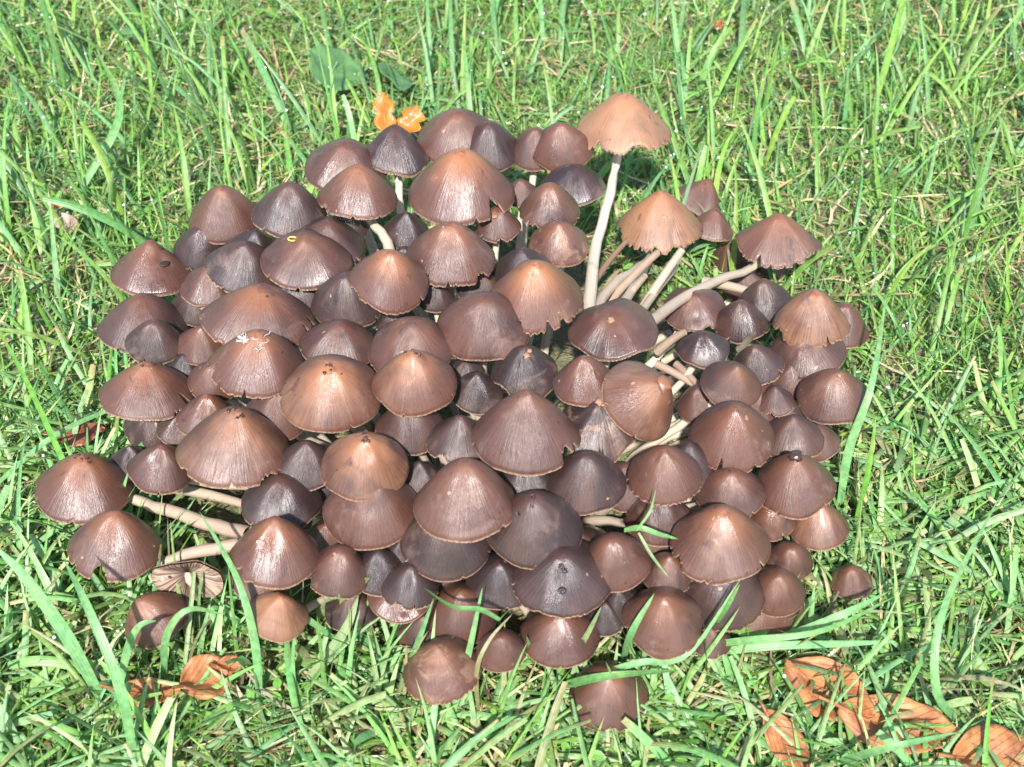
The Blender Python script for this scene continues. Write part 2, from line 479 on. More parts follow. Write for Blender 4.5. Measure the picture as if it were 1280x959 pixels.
def build_grass():
    # visible lawn
    area = (-0.62, 0.62, -0.36, 0.95)
    # 1 short fine undergrowth and moss
    n = 85000
    P2 = scatter(n, *area, 0.93)
    P = np.column_stack([P2, zground(P2) - 0.001])
    me = blade_mesh('moss', P, np.random.rand(n) * 2 * math.pi, np.random.rand(n) * 1.1, np.random.rand(n) * 1.3,
                    np.random.uniform(0.006, 0.02, n), np.random.uniform(0.0006, 0.0016, n),
                    tints(n, GREENS * 1.12, [2, 3, 1, 3, 1, 0, 1, 3]), BLADEM, rows=4, cross=2)
    tag(link(bpy.data.objects.new('undergrowth', me)), 'short fine moss and young grass carpeting the soil between taller blades', 'moss', kind='stuff')
    # 2 medium blades
    n = 38000
    P2 = scatter(n, *area, 1.0, 0.55, 34)
    P = np.column_stack([P2, zground(P2) - 0.002])
    near = np.clip((0.02 - P2[:, 1]) * 7, 0, 1)
    me = blade_mesh('lawn', P, lean_heading(P2, 1.3), np.random.uniform(0.2, 1.25, n) + near * 0.25, np.random.uniform(0.1, 1.3, n),
                    np.random.gamma(5, 0.0055, n).clip(0.012, 0.065) * (1 - 0.12 * near), np.random.uniform(0.0009, 0.0026, n),
                    tints(n, GREENS, [3, 3, 2, 2, 2, 1.5, 1.5, 1.5]), BLADEM, rows=6, cross=3,
                    clip=(np.random.rand(n) < 0.25).astype(float))
    tag(link(bpy.data.objects.new('grass', me)), 'dense bright green lawn grass around the mushroom clump', 'grass', kind='stuff')
    # 3 long broad blades
    n = 1500
    P2 = scatter(n, *area, 1.05, 0.5, 20)
    P = np.column_stack([P2, zground(P2) - 0.002])
    near = np.clip((0.02 - P2[:, 1]) * 7, 0, 1)
    tn = tints(n, GREENS, [3, 3, 1, 2, 3, 3, 1, 2])
    tn = tn * (1 - 0.5 * near[:, None]) + np.array([0.17, 0.34, 0.15]) * 0.5 * near[:, None]  # nearer blades paler by kind, with some flash brightness in the tint
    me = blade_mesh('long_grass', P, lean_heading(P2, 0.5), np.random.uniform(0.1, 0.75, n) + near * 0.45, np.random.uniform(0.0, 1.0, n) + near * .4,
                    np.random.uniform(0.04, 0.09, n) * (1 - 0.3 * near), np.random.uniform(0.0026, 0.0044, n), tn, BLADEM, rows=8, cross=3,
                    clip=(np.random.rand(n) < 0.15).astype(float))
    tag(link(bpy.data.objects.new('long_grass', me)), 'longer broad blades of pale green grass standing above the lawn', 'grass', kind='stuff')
    # 3b sprawling pale blades in front and beside the clump, tint brightened for flash falloff
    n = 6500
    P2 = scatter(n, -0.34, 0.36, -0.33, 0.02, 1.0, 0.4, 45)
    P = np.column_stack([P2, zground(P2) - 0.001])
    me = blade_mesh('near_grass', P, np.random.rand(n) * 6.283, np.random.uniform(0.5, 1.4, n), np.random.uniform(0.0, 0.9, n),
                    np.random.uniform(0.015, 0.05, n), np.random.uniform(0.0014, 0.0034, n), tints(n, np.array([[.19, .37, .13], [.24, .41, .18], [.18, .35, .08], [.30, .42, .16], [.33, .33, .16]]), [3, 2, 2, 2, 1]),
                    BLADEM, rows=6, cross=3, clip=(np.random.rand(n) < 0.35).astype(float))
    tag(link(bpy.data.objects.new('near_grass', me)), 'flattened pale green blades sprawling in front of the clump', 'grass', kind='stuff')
    # 3c blades rising in front of the lowest caps
    n = 150
    a = np.random.uniform(-2.9, -0.2, n); k = np.random.uniform(0.98, 1.12, n)
    P2 = np.column_stack([-0.006 + 0.165 * k * np.cos(a), -0.012 + 0.142 * k * np.sin(a)])
    P = np.column_stack([P2, zground(P2) - 0.002])
    me = blade_mesh('edge_grass', P, a + math.pi + np.random.normal(0, 0.9, n), np.random.uniform(0.1, 0.8, n), np.random.uniform(-0.1, 1.2, n),
                    np.random.uniform(0.025, 0.055, n), np.random.uniform(0.0014, 0.0036, n), tints(n, np.array([[.19, .36, .13], [.16, .33, .09], [.26, .36, .14], [.28, .26, .12]]), [3, 2, 2, 1]), BLADEM, rows=9, cross=3)
    tag(link(bpy.data.objects.new('edge_grass', me)), 'thin blades rising in front of the lowest mushrooms', 'grass', kind='stuff')
    # 4 dead straw
    n = 16000
    P2 = scatter(n, *area, 0.9, 0.8, 28)
    near = np.clip((0.02 - P2[:, 1]) * 7, 0, 1)
    P = np.column_stack([P2, zground(P2) + np.random.uniform(0.0, 0.007, n)])
    me = blade_mesh('dead_grass', P, np.random.rand(n) * 2 * math.pi, np.random.uniform(1.2, 1.62, n), np.random.uniform(-0.3, 0.5, n),
                    np.random.uniform(0.008, 0.045, n), np.random.uniform(0.0007, 0.0022, n), tints(n, STRAW, [3, 3, 2, 2, 1.5]), DEADM, rows=5, cross=2,
                    side=np.random.normal(0, 0.8, n))
    tag(link(bpy.data.objects.new('dead_grass', me)), 'dry tan straw and dead blades lying on the soil', 'straw', kind='stuff')
    # litter under the clump, darkened in tint for shade between caps
    n = 1500
    P2 = scatter(n, -0.19, 0.18, -0.16, 0.15, 0.1, 0.3, 40, True)
    P = np.column_stack([P2, zground(P2) + np.random.uniform(0.0, 0.006, n)])
    me = blade_mesh('litter', P, np.random.rand(n) * 2 * math.pi, np.random.uniform(0.9, 1.6, n), np.random.uniform(-0.3, 0.5, n),
                    np.random.uniform(0.008, 0.03, n), np.random.uniform(0.0007, 0.002, n), tints(n, np.array([[0.16, 0.12, 0.07], [0.07, 0.11, 0.03], [0.06, 0.035, 0.022]]), [2, 1, 3]), DEADM, rows=5, cross=2)
    tag(link(bpy.data.objects.new('leaf_litter', me)), 'bits of dead grass and moss under the mushroom clump', 'litter', kind='stuff')
    # 5 outer lawn, beyond the frame
    n = 16000
    P2 = np.random.rand(n * 2, 2) * [3.2, 3.0] + [-1.6, -0.9]
    m = ~((P2[:, 0] > -0.62) & (P2[:, 0] < 0.62) & (P2[:, 1] > -0.36) & (P2[:, 1] < 0.95))
    P2 = P2[m]; n = len(P2)
    P = np.column_stack([P2, np.full(n, -0.002)])
    me = blade_mesh('outer_grass', P, np.random.rand(n) * 6.28, np.random.uniform(0.1, 0.9, n), np.random.uniform(0, 1.2, n),
                    np.random.uniform(0.03, 0.08, n), np.random.uniform(0.003, 0.005, n), tints(n, GREENS, [3, 3, 2, 2, 2, 1, 1, 1]), BLADEM, rows=4, cross=2)
    tag(link(bpy.data.objects.new('outer_grass', me)), 'lawn grass continuing round the clump on every side', 'grass', kind='stuff')
build_grass()

def build_dew():
    # small water drops on grass
    phi = (1 + 5 ** .5) / 2
    iv = np.array([(-1, phi, 0), (1, phi, 0), (-1, -phi, 0), (1, -phi, 0), (0, -1, phi), (0, 1, phi), (0, -1, -phi), (0, 1, -phi), (phi, 0, -1), (phi, 0, 1), (-phi, 0, -1), (-phi, 0, 1)]) / math.sqrt(1 + phi * phi)
    fi = np.array([(0, 11, 5), (0, 5, 1), (0, 1, 7), (0, 7, 10), (0, 10, 11), (1, 5, 9), (5, 11, 4), (11, 10, 2), (10, 7, 6), (7, 1, 8), (3, 9, 4), (3, 4, 2), (3, 2, 6), (3, 6, 8), (3, 8, 9), (4, 9, 5), (2, 4, 11), (6, 2, 10), (8, 6, 7), (9, 8, 1)])
    src = [bpy.data.objects['grass'].data, bpy.data.objects['long_grass'].data]
    pts = []
    for me, k in zip(src, (2300, 700)):
        co = np.empty(len(me.vertices) * 3, dtype=np.float32); me.vertices.foreach_get('co', co); co = co.reshape(-1, 3)
        hi = co[co[:, 2] > 0.012]
        pts.append(hi[np.random.choice(len(hi), k, replace=False)])
    pts = np.concatenate(pts); n = len(pts)
    r = np.random.gamma(3, 0.00013, n).clip(0.0002, 0.0009) * (0.9 + 0.7 * np.clip(pts[:, 1] + 0.1, 0, 0.8))
    V = (iv[None] * r[:, None, None] + pts[:, None]).reshape(-1, 3)
    F = (fi[None] + (np.arange(n) * 12)[:, None, None]).reshape(-1, 3)
    me = np_mesh('dew', V, F, DEWM)
    tag(link(bpy.data.objects.new('dew_drops', me)), 'tiny glinting water drops on the grass blades', 'dew', kind='stuff')
build_dew()

# ------------------------------------------------------------------ mushrooms
NA, NR = 132, 17
def cap_meshes(Rm, H, notches, seed, bell, wav, jag, curl=0.0, umbo=0.08, dents=()):
    rs = np.random.RandomState(seed)
    th = np.arange(NA) / NA * 2 * math.pi               # 0 = towards the camera, pi/2 = to the right
    rim = np.ones(NA)
    ph = rs.rand(8) * 6.28
    shape = 1 + wav * (0.5 * np.sin(2 * th + ph[0]) + 0.35 * np.sin(3 * th + ph[1]) + 0.22 * np.sin(5 * th + ph[2]))
    # fine torn margin
    jn = rs.normal(0, 1, NA); jn2 = np.convolve(np.concatenate([jn, jn]), [.25, .5, .25], 'same')[:NA]; rim -= np.abs(jn2 if jag < .01 else jn) * jag * (0.35 if jag < .01 else 1)
    def d(a): return np.abs((th - a + math.pi) % (2 * math.pi) - math.pi)
    nsplit = rs.randint(2, 6)
    for _ in range(nsplit):
        a = rs.rand() * 6.28; w_ = R_(rs.uniform(1.5, 3.0)); dp = rs.uniform(0.03, 0.09)
        rim -= dp * np.clip(1 - d(a) / w_, 0, 1)
    for (a, wd, dp) in notches:
        a = R_(a); w_ = R_(wd) / 2
        f = np.clip((1 - d(a) / w_) * 2.2, 0, 1)
        rim -= dp * f * (0.8 + 0.2 * jn * (f > 0.3))
    rim = np.clip(rim, 0.35, 1.05)
    s = np.linspace(0, 1, NR) ** 0.85
    v = s[:, None] * rim[None, :]
    vv = np.sqrt(v ** 2 + 0.10 ** 2) - 0.10 * (1 - v)
    k = bell
    g = (1 - k) * (1 - vv ** 1.12) + k * np.cos(np.clip(vv, 0, 1.05) * math.pi / 2) + umbo * np.exp(-(v / 0.22) ** 2) - 0.0
    g = g / (1 + umbo)
    z = H * g
    droop = rs.uniform(0.0, 0.10)
    z -= Rm * droop * np.clip(v - 0.8, 0, 1) ** 2 * 8
    z += Rm * curl * np.clip(v - 0.55, 0, 1) ** 2 * 2
    z += Rm * wav * v ** 2 * (0.9 * np.sin(2 * th + ph[3]) + 0.8 * np.sin(3 * th + ph[4]) + 0.5 * np.sin(5 * th + ph[5]) + 0.3 * np.sin(8 * th + ph[6]))[None, :]
    # radial puckers
    z += Rm * 0.002 * np.sin(th * rs.randint(14, 22) + ph[7])[None, :] * v ** 3
    r = Rm * v * shape[None, :]
    x = r * np.sin(th)[None, :]; y = -r * np.cos(th)[None, :]
    # small lumps and dents near the top
    for _ in range(5):
        a = rs.rand() * 6.28; q = rs.uniform(0.05, 0.7); am = rs.normal(0, 0.022)
        dx = x / Rm - q * math.sin(a); dy = y / Rm + q * math.cos(a)
        z += Rm * am * np.exp(-(dx * dx + dy * dy) / 0.012)
    for (a, q, am, wid) in dents:
        a = R_(a); dx = x / Rm - q * math.sin(a); dy = y / Rm + q * math.cos(a)
        z += Rm * am * np.exp(-(dx * dx + dy * dy) / wid ** 2)
    V = np.stack([x, y, z], -1)
    # flesh thickness: fold the margin under
    lipz = V[-1].copy(); lipz[:, 2] -= 0.00035; lipz[:, :2] *= 0.995
    V2 = np.concatenate([V, lipz[None]], 0)
    pol = np.stack([np.broadcast_to(np.cos(th), V2.shape[:2]), np.broadcast_to(np.sin(th), V2.shape[:2]),
                    np.concatenate([v, v[-1:]], 0)], -1)
    me = np_mesh('cap', V2.reshape(-1, 3), grid_faces(NR + 1, NA, True)[:, ::-1], CAPM)
    vec_attr(me, 'polar', pol)
    f_attr(me, 'edge', np.broadcast_to(np.concatenate([s, [1.0]])[:, None], V2.shape[:2]))
    # gills: pleated underside
    rows = [0.985, 0.8, 0.55, 0.3, 0.10]
    G = []; PG = []
    for q in rows:
        idx = q * (NR - 1)
        # interpolate outer surface at fraction q
        fi = np.interp(q, s, np.arange(NR)); i0 = int(fi); i1 = min(i0 + 1, NR - 1); f = fi - i0
        row = V[i0] * (1 - f) + V[i1] * f
        pleat = np.where(np.arange(NA) % 2 == 0, 1.0, 0.0)
        depth = 0.0007 + Rm * (0.03 + 0.11 * (1 - q) + 0.09 * pleat * (q < 0.95))
        row = row.copy(); row[:, 2] -= depth
        G.append(row); PG.append(np.stack([np.cos(th), np.sin(th), np.full(NA, q)], -1))
    G = np.array(G); PG = np.array(PG)
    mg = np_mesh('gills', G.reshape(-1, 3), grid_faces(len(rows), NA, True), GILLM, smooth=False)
    vec_attr(mg, 'polar', PG); f_attr(mg, 'edge', np.zeros(G.shape[:2]))
    return me, mg

def tube(name, pts, rad, mat, ns=10):
    pts = [Vector(p) for p in pts]; n = len(pts)
    V = np.zeros((n, ns, 3)); PO = np.zeros((n, ns, 3))
    ref = Vector((0.3, 1, 0.1)).normalized()
    for i, p in enumerate(pts):
        t = (pts[min(i + 1, n - 1)] - pts[max(i - 1, 0)]).normalized()
        a = t.cross(ref).normalized(); b = t.cross(a)
        for k in range(ns):
            an = 2 * math.pi * k / ns
            q = p + (a * math.cos(an) + b * math.sin(an)) * rad[i]
            V[i, k] = q; PO[i, k] = (math.cos(an), math.sin(an), i / (n - 1))
    me = np_mesh(name, V.reshape(-1, 3), grid_faces(n, ns, True), mat)
    vec_attr(me, 'polar', PO)
    return me

def bez(p0, p1, p2, p3, n):
    out = []
    for i in range(n):
        t = i / (n - 1); u = 1 - t
        out.append(p0 * u ** 3 + p1 * 3 * u * u * t + p2 * 3 * u * t * t + p3 * t ** 3)
    return out

SEED = [100]
def mushroom(x0, x1, yt, yb, label, roll=0, e=None, lay=2, tone=0.45, apex=0.2, wet=0.35, notch=(), wav=0.03, jag=0.006,
             bell=None, base=None, srad=None, stone=0.75, height=None, lift=0.0, curl=0.0, dents=(), path=None, tend=0.01, group='mushrooms of the dense clump', umbo=0.08, depth=None):
    SEED[0] += 1
    rs = random.Random(SEED[0])
    cx = (x0 + x1) / 2; Rp = (x1 - x0) / 2
    ym = (yt + yb) / 2
    d0 = ray(cx, ym).normalized()
    if lay < 1.95 and e != -32 and depth is None:
        ex = Rp * 0.11; x0 -= ex; x1 += ex; Rp *= 1.11; yt -= ex * 0.3; yb += ex * 0.5; ym = (yt + yb) / 2
    if e is None:
        e = math.degrees(math.asin(-d0.z)) + 7 + rs.uniform(-5, 5)
        roll += rs.uniform(-5, 5); wav *= rs.uniform(0.7, 1.9)
    er = R_(e); rl = R_(roll)
    if e >= 0:
        Hp = (yb - yt - Rp * math.sin(er)) / max(0.35, math.cos(er))
        Hp = min(max(Hp, 0.55 * Rp), 1.08 * Rp)
        cyp = yb - Rp * math.sin(er)
        cxp = cx - 0.35 * math.sin(rl) * Hp * math.cos(er)
        if abs(roll) > 30: cyp = ym + 0.35 * math.cos(rl) * Hp * math.cos(er)
    else:
        Hp = (height or 0.5) * Rp; cyp = ym; cxp = cx
    t = on_dome(cxp, cyp + 0.1 * Rp) if depth is None else depth
    t -= (lay - 2) * 0.0105 + lift
    d = ray(cxp, cyp); C = CAM + d * t
    Rm = Rp * t / FPX; H = Hp * t / FPX
    if C.z < 0.008: C.z = 0.008
    v = -d.normalized(); up = (UP - v * UP.dot(v)).normalized(); rt = up.cross(v).normalized()
    sd = up * math.cos(rl) + rt * math.sin(rl)
    axis = v * math.sin(er) + sd * math.cos(er)
    away = -v * math.cos(er) + sd * math.sin(er)
    xx = away.cross(axis).normalized()
    M = Matrix((xx, away, axis)).transposed().to_4x4()
    # root at the foot of the stem
    if base is None:
        g = Vector((C.x, C.y, 0))
        q = 0.62
        B = Vector((CX + (g.x - CX) * q + rs.uniform(-.006, .006), CY + (g.y - CY) * q + rs.uniform(-.006, .006), -0.004))
    else:
        B = on_ground(*base[:2], z=base[2] if len(base) > 2 else 0.0)
    root = bpy.data.objects.new('mushroom', None); root.location = B; root.empty_display_size = 0.01
    tag(link(root), label, 'mushroom', group)
    if rs.random() < 0.28 and len(notch) == 0 and curl == 0:
        notch = [(rs.uniform(-80, 80), rs.uniform(14, 34), rs.uniform(.06, .13)), (rs.uniform(-70, 70), 5, rs.uniform(.1, .22))]; jag = max(jag, 0.012)
    if rs.random() < 0.5: curl = rs.uniform(-0.03, 0.17); umbo = rs.uniform(0.0, 0.16)
    bell = bell if bell is not None else rs.uniform(0.32, 0.72)
    me, mg = cap_meshes(Rm, H, notch, SEED[0], bell, wav, jag, curl, umbo, dents)
    cap = bpy.data.objects.new('cap', me)
    M.translation = C - B
    cap.matrix_local = M
    link(cap, root); cap.matrix_local = M
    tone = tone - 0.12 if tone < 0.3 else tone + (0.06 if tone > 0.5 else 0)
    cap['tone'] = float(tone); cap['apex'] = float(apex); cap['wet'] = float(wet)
    gl = bpy.data.objects.new('gills', mg); link(gl, cap)
    # stem
    top = C + axis * (H * 0.62) - B
    leng = top.length
    L1 = max(leng * 0.35, H * 0.9)
    mid = top - axis * L1
    sr = srad or 0.00215 * (Rm / 0.02) ** 0.5
    low = Vector((top.x * 0.12, top.y * 0.12, max(0.006, top.z * 0.30)))
    if base is not None: low = top * 0.3 + Vector((0, 0, 0.004))
    pts = bez(top, mid, low, Vector((0, 0, 0)), 14)
    if path is not None:
        te = on_dome(*path[-1]) + tend; n_ = len(path)
        tc = (C - CAM).dot(fwd) + Rm * 0.25
        K = [top] + [CAM + ray(*q) * (tc + (te - tc) * (k / (n_ - 1)) ** 1.15) - B for k, q in enumerate(path)]
        K = [K[0] * 2 - K[1]] + K + [K[-1] * 2 - K[-2]]
        pts = []
        for i in range(14):
            t_ = i / 13 * n_; k = min(int(t_), n_ - 1); f = t_ - k
            a, b, c_, d_ = K[k], K[k + 1], K[k + 2], K[k + 3]
            pts.append(0.5 * ((2 * b) + (c_ - a) * f + (2 * a - 5 * b + 4 * c_ - d_) * f * f + (3 * b - a - 3 * c_ + d_) * f ** 3))
    for i in range(3, 13):
        pts[i] = pts[i] + Vector((rs.uniform(-1, 1), rs.uniform(-1, 1), rs.uniform(-.5, .5))) * 0.0006
    rad = [sr * (0.85 + 0.45 * (i / 13) + 0.05 * rs.uniform(-1, 1)) for i in range(14)]
    ms = tube('stem', pts, rad, STEMM)
    st = bpy.data.objects.new('stem', ms); link(st, root); st['tone'] = float(stone)
    return root, cap, C, Rm, H

def cap_point(cap, a, q, lift=0.0):
    """point of the cap surface at angle a (degrees, 0 = front) and radial fraction q, in cap space"""
    me = cap.data
    i = int(round((a % 360) / 360 * NA)) % NA
    j = min(NR - 1, int(round((q ** (1 / 0.85)) * (NR - 1))))
    p = me.vertices[j * NA + i].co.copy(); p.z += lift
    return p

m = mushroom
# ---- back rim, left to right
m(233, 326, 231, 303, 'reddish brown pointed mushroom at the left end of the back rim', roll=-4, lay=2.2, tone=.42, apex=.30, notch=[(-62, 14, .06)])
m(315, 409, 229, 296, 'dark grey purple pointed mushroom on the left back rim, right of the reddish one', lay=2.5, tone=.18, apex=.15)
m(220, 288, 284, 338, 'plum brown mushroom half hidden under the reddish pointed cap at upper left', lay=0.8, tone=.22, apex=.05)
m(283, 353, 284, 345, 'grey purple mushroom tucked under the two leftmost caps of the back rim', lay=0.9, tone=.12, apex=.0)
m(138, 240, 301, 370, 'lone brown mushroom with a dark round hole in its cap at the left edge', roll=-2, lay=2, tone=.40, apex=.2, wet=.5, dents=[(40, .42, -.10, .16)], base=(262, 400), e=30, path=[(218,360),(238,373),(262,388)])
m(262, 347, 306, 367, 'smooth purple grey mushroom below the two pointed back rim caps at left', lay=1.8, tone=.15, apex=.1)
m(229, 295, 333, 384, 'small reddish mushroom peeping out left of the smooth purple grey one', lay=1.1, tone=.36, apex=.1)
m(363, 456, 278, 336, 'broad plum coloured mushroom behind the flat cap carrying a yellow curl', lay=1.2, tone=.25, apex=.1)
yellow = m(326, 440, 296, 360, 'flat brown mushroom with a tiny yellow curl lying on its top', lay=2.3, tone=.30, apex=.35, bell=.35)
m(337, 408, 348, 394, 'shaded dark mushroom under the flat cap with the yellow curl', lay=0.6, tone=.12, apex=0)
m(393, 476, 340, 409, 'smoky grey brown mushroom directly below left of the orange centred cap', roll=-6, lay=1.6, tone=.24, apex=.05, bell=.6)
m(385, 480, 180, 239, 'plain brown mushroom behind the left cap on the back rim with the bent pale stem', lay=1.6, tone=.34, apex=.1)
m(398, 497, 207, 273, 'warm brown mushroom on a bent pale stem near the left back rim', lay=2.9, tone=.5, apex=.45, base=(500, 345, .01), e=30, notch=[(-60, 12, .08)], path=[(462,274),(474,288),(487,310),(492,332)])
m(453, 534, 158, 214, 'flat wavy dark mushroom in front of the orange oak leaf', lay=1.6, tone=.24, apex=.05, wav=.07, bell=.3, e=26, umbo=.02)
m(520, 625, 142, 208, 'brown bell mushroom at the very back of the clump, torn at its right edge', lay=2.3, tone=.40, apex=.25, notch=[(62, 14, .13)])
m(572, 650, 156, 215, 'dark brown mushroom edge showing right of the rearmost bell cap', lay=1.0, tone=.26, apex=.05)
m(510, 644, 189, 279, 'largest orange crowned mushroom at the back with a bite out of its right edge', lay=3.2, tone=.50, apex=.85, notch=[(42, 16, .20), (50, 6, .12)], bell=.5, e=32)
m(638, 700, 151, 210, 'reddish mushroom tucked behind the left side of the cap beside the tall pale one', lay=1.2, tone=.33, apex=.1)
m(662, 741, 146, 213, 'brown mushroom with a straight white stem just left of the tall pale one', lay=2.4, tone=.42, apex=.2, base=(716, 262, .01), stone=1.0)
m(630, 672, 210, 258, 'small dim mushroom right of the bitten orange crowned cap', lay=0.8, tone=.32, apex=.1)
m(680, 754, 208, 253, 'dark mushroom in the shadow behind the tall white stem', lay=0.9, tone=.2, apex=0)
m(648, 726, 228, 288, 'frilly edged brown mushroom on a pale stem left of the tall white stem', lay=2.0, tone=.32, apex=.3, jag=.03, stone=.95, base=(682, 335, .0))
m(595, 648, 254, 301, 'mushroom with a pale scar below the bite of the large orange crowned cap', lay=1.2, tone=.34, apex=.1)
m(664, 733, 280, 331, 'reddish mushroom with a pale broken patch at the foot of the tall white stem', lay=1.1, tone=.48, apex=.3, wet=.6)
m(618, 688, 306, 368, 'smooth slate grey mushroom behind the ragged orange brown cap', lay=0.9, tone=.10, apex=0)
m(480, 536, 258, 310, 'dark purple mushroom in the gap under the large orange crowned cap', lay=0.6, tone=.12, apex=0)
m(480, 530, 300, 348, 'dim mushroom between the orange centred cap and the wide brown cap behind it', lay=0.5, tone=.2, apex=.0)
# ---- tall ones, right back
m(719, 840, 118, 194, 'tallest mushroom, pale tan ragged cap on a long curved white stem', roll=2, e=25, curl=.12, lay=5.5, tone=.92, apex=.35, wet=.05, jag=.035, notch=[(18, 30, .10), (-35, 25, .08)],
  base=(740, 400, .0), srad=.0023, stone=.95, bell=.30, umbo=.13, depth=.74, wav=.05, path=[(772,200),(762,245),(747,300),(739,350),(737,405)])
m(770, 880, 240, 316, 'tan mushroom with a fringed margin right of the tallest stem', roll=3, e=31, curl=.08, lay=4, tone=.80, apex=.6, wet=.05, jag=.04, notch=[(8, 14, -.07), (-75, 30, .10)], base=(735, 420, .01), srad=.0021, stone=.55, depth=.72, path=[(815,315),(795,337),(765,358),(740,395),(728,430)])
m(862, 920, 244, 300, 'brown mushroom touching the right side of the fringed tan cap', roll=14, e=24, lay=2.5, tone=.50, apex=.2, base=(790, 420, .01), stone=.7, depth=.72, path=[(853,312),(838,342),(808,382),(780,420)])
m(846, 910, 206, 262, 'folded dark mushroom with an upturned pointed corner at the right back', roll=28, e=14, lay=1.6, tone=.44, apex=.2, wav=.10, depth=.76, base=(812, 400, .0), notch=[(200, 40, -.18)], path=[(846,258),(825,300),(800,345),(770,395)])
m(919, 1026, 267, 333, 'wavy brown mushroom on a long leaning pale stem at the far right back', roll=6, e=28, lay=3, tone=.52, apex=.35, wet=.1, jag=.025, wav=.07, base=(785, 415, .01), srad=.0020, stone=.55, depth=.70, notch=[(-25, 10, .15), (30, 8, .12)], path=[(952,328),(900,350),(845,378),(795,418)], tend=-.004)
m(936, 996, 322, 366, 'torn brown mushroom hanging under the wavy cap on the leaning stem', depth=.735, tone=.42, apex=.2, wav=.08, roll=10)
m(886, 946, 312, 356, 'collapsed dark mushroom left of the torn one under the wavy cap', depth=.735, tone=.35, apex=.1, wav=.09, roll=-15)
m(902, 958, 344, 390, 'crumpled dark brown mushroom among fallen stems at the right', depth=.715, tone=.3, apex=.1, wav=.10)
m(832, 905, 368, 414, 'small dark red mushroom beneath the long leaning pale stem', lay=-1.3, tone=.36, apex=.15, wet=.55)
m(846, 912, 416, 458, 'small blackish plum mushroom below the small dark red one', lay=2.2, tone=.16, apex=.05, wet=.5, bell=.6)
m(969, 1063, 357, 434, 'broad olive tan dome mushroom at the right edge of the clump', stone=1.0, roll=6, lay=3.2, tone=.66, apex=.2, wet=.2, bell=.7, umbo=.03)
m(1018, 1086, 372, 432, 'brown mushroom behind the right side of the olive tan dome', roll=14, lay=1.6, tone=.42, apex=.1)
m(962, 1056, 418, 475, 'dark brown mushroom directly under the olive tan dome', lay=2.0, tone=.36, apex=.2)
m(915, 975, 412, 480, 'upright plum mushroom left of the dark one under the olive tan dome', roll=-4, lay=1.8, tone=.24, apex=.1)
m(997, 1089, 467, 530, 'dark glossy mushroom with a dull grey spot touching the grass at the right', roll=3, lay=2.5, tone=.34, apex=.3, wet=.55)
m(878, 955, 457, 511, 'brown mushroom leaning right above the fan shaped split cap', roll=16, lay=3.1, tone=.38, apex=.3, bell=.4, wet=.2)
m(946, 992, 468, 520, 'half hidden plum mushroom right of the leaning brown cap', lay=1.2, tone=.3, apex=.0)
m(862, 972, 502, 590, 'fan shaped brown mushroom with splits in its front margin', roll=3, lay=2.8, tone=.46, apex=.2, wet=.15, notch=[(-12, 7, .18), (-38, 18, .05), (35, 7, .08)], bell=.35, jag=.012)
m(955, 1026, 522, 574, 'rounded brown mushroom right of the fan shaped split cap', lay=1.9, tone=.36, apex=.1)
m(996, 1047, 525, 574, 'small red brown mushroom partly behind grass at the right edge', lay=1.4, tone=.36, apex=.1, wet=.5)
knob = m(943, 1045, 570, 646, 'mushroom with a dark knobbly button on its crown at the right', roll=2, lay=3, tone=.42, apex=.25, wet=.45)
m(990, 1058, 622, 684, 'honey brown wet mushroom below the one with the knobbly button', roll=6, lay=1.9, tone=.56, apex=.5, wet=.85, bell=.7)
m(938, 992, 622, 674, 'glossy brown mushroom squeezed under the left side of the knobbly one', lay=1.5, tone=.44, apex=.2, wet=.8, bell=.7)
m(869, 957, 591, 650, 'dark bell mushroom just above the large shiny brown cap', lay=2.1, tone=.30, apex=.2, wet=.4)
m(962, 1014, 668, 724, 'small glossy chestnut mushroom at the lower right edge', roll=10, lay=1.7, tone=.40, apex=.2, wet=.8, bell=.75)
m(936, 1008, 695, 770, 'drooping brown mushroom at the lower right corner of the clump', roll=14, lay=2.2, tone=.38, apex=.25, wet=.6, bell=.7)
shiny = m(839, 964, 633, 730, 'large shiny chestnut mushroom with a chipped left edge at the lower right', roll=2, lay=3.6, tone=.52, apex=.6, wet=.7, notch=[(-52, 20, .10), (-72, 8, .05), (62, 4, .14)], bell=.55)
m(850, 950, 702, 787, 'dark grooved mushroom underneath the large shiny chestnut cap', lay=1.9, tone=.26, apex=.0, wet=.45, jag=.012)
m(803, 869, 677, 744, 'brown mushroom left of the large shiny chestnut cap with a blade across', lay=2.2, tone=.34, apex=.2, wet=.5)
m(723, 812, 658, 739, 'round brown mushroom in the lower middle right with a wet shoulder', roll=-3, lay=2.6, tone=.34, apex=.2, wet=.6, bell=.6)
m(778, 880, 744, 820, 'pointed brown mushroom at the lower right front behind green blades', lay=2.8, tone=.44, apex=.3, wet=.55, bell=.5)
m(866, 912, 772, 822, 'small brown mushroom right of the pointed lower front one', lay=1.6, tone=.3, apex=.2, wet=.5)
m(785, 862, 612, 680, 'pinkish grey mushroom under the pleated bell cap', lay=1.2, tone=.30, apex=.0)
m(783, 879, 549, 632, 'pleated reddish bell mushroom right of the folded purple cap', lay=3.0, tone=.44, apex=.2, wet=.2, jag=.02, bell=.55)
m(824, 897, 550, 612, 'plain dark mushroom behind the right side of the pleated bell cap', lay=1.6, tone=.28, apex=.0)
m(683, 783, 562, 643, 'purple brown mushroom with a folded wing on its upper left', roll=3, lay=2.7, tone=.22, apex=.05, notch=[(-120, 30, .25)], wet=.35, bell=.55)
torn = m(700, 797, 505, 571, 'badly torn dark mushroom showing a pale broken crown', roll=4, lay=1.9, tone=.22, apex=.0, notch=[(5, 10, .35), (-60, 20, .15)], wav=.07, umbo=-.02)
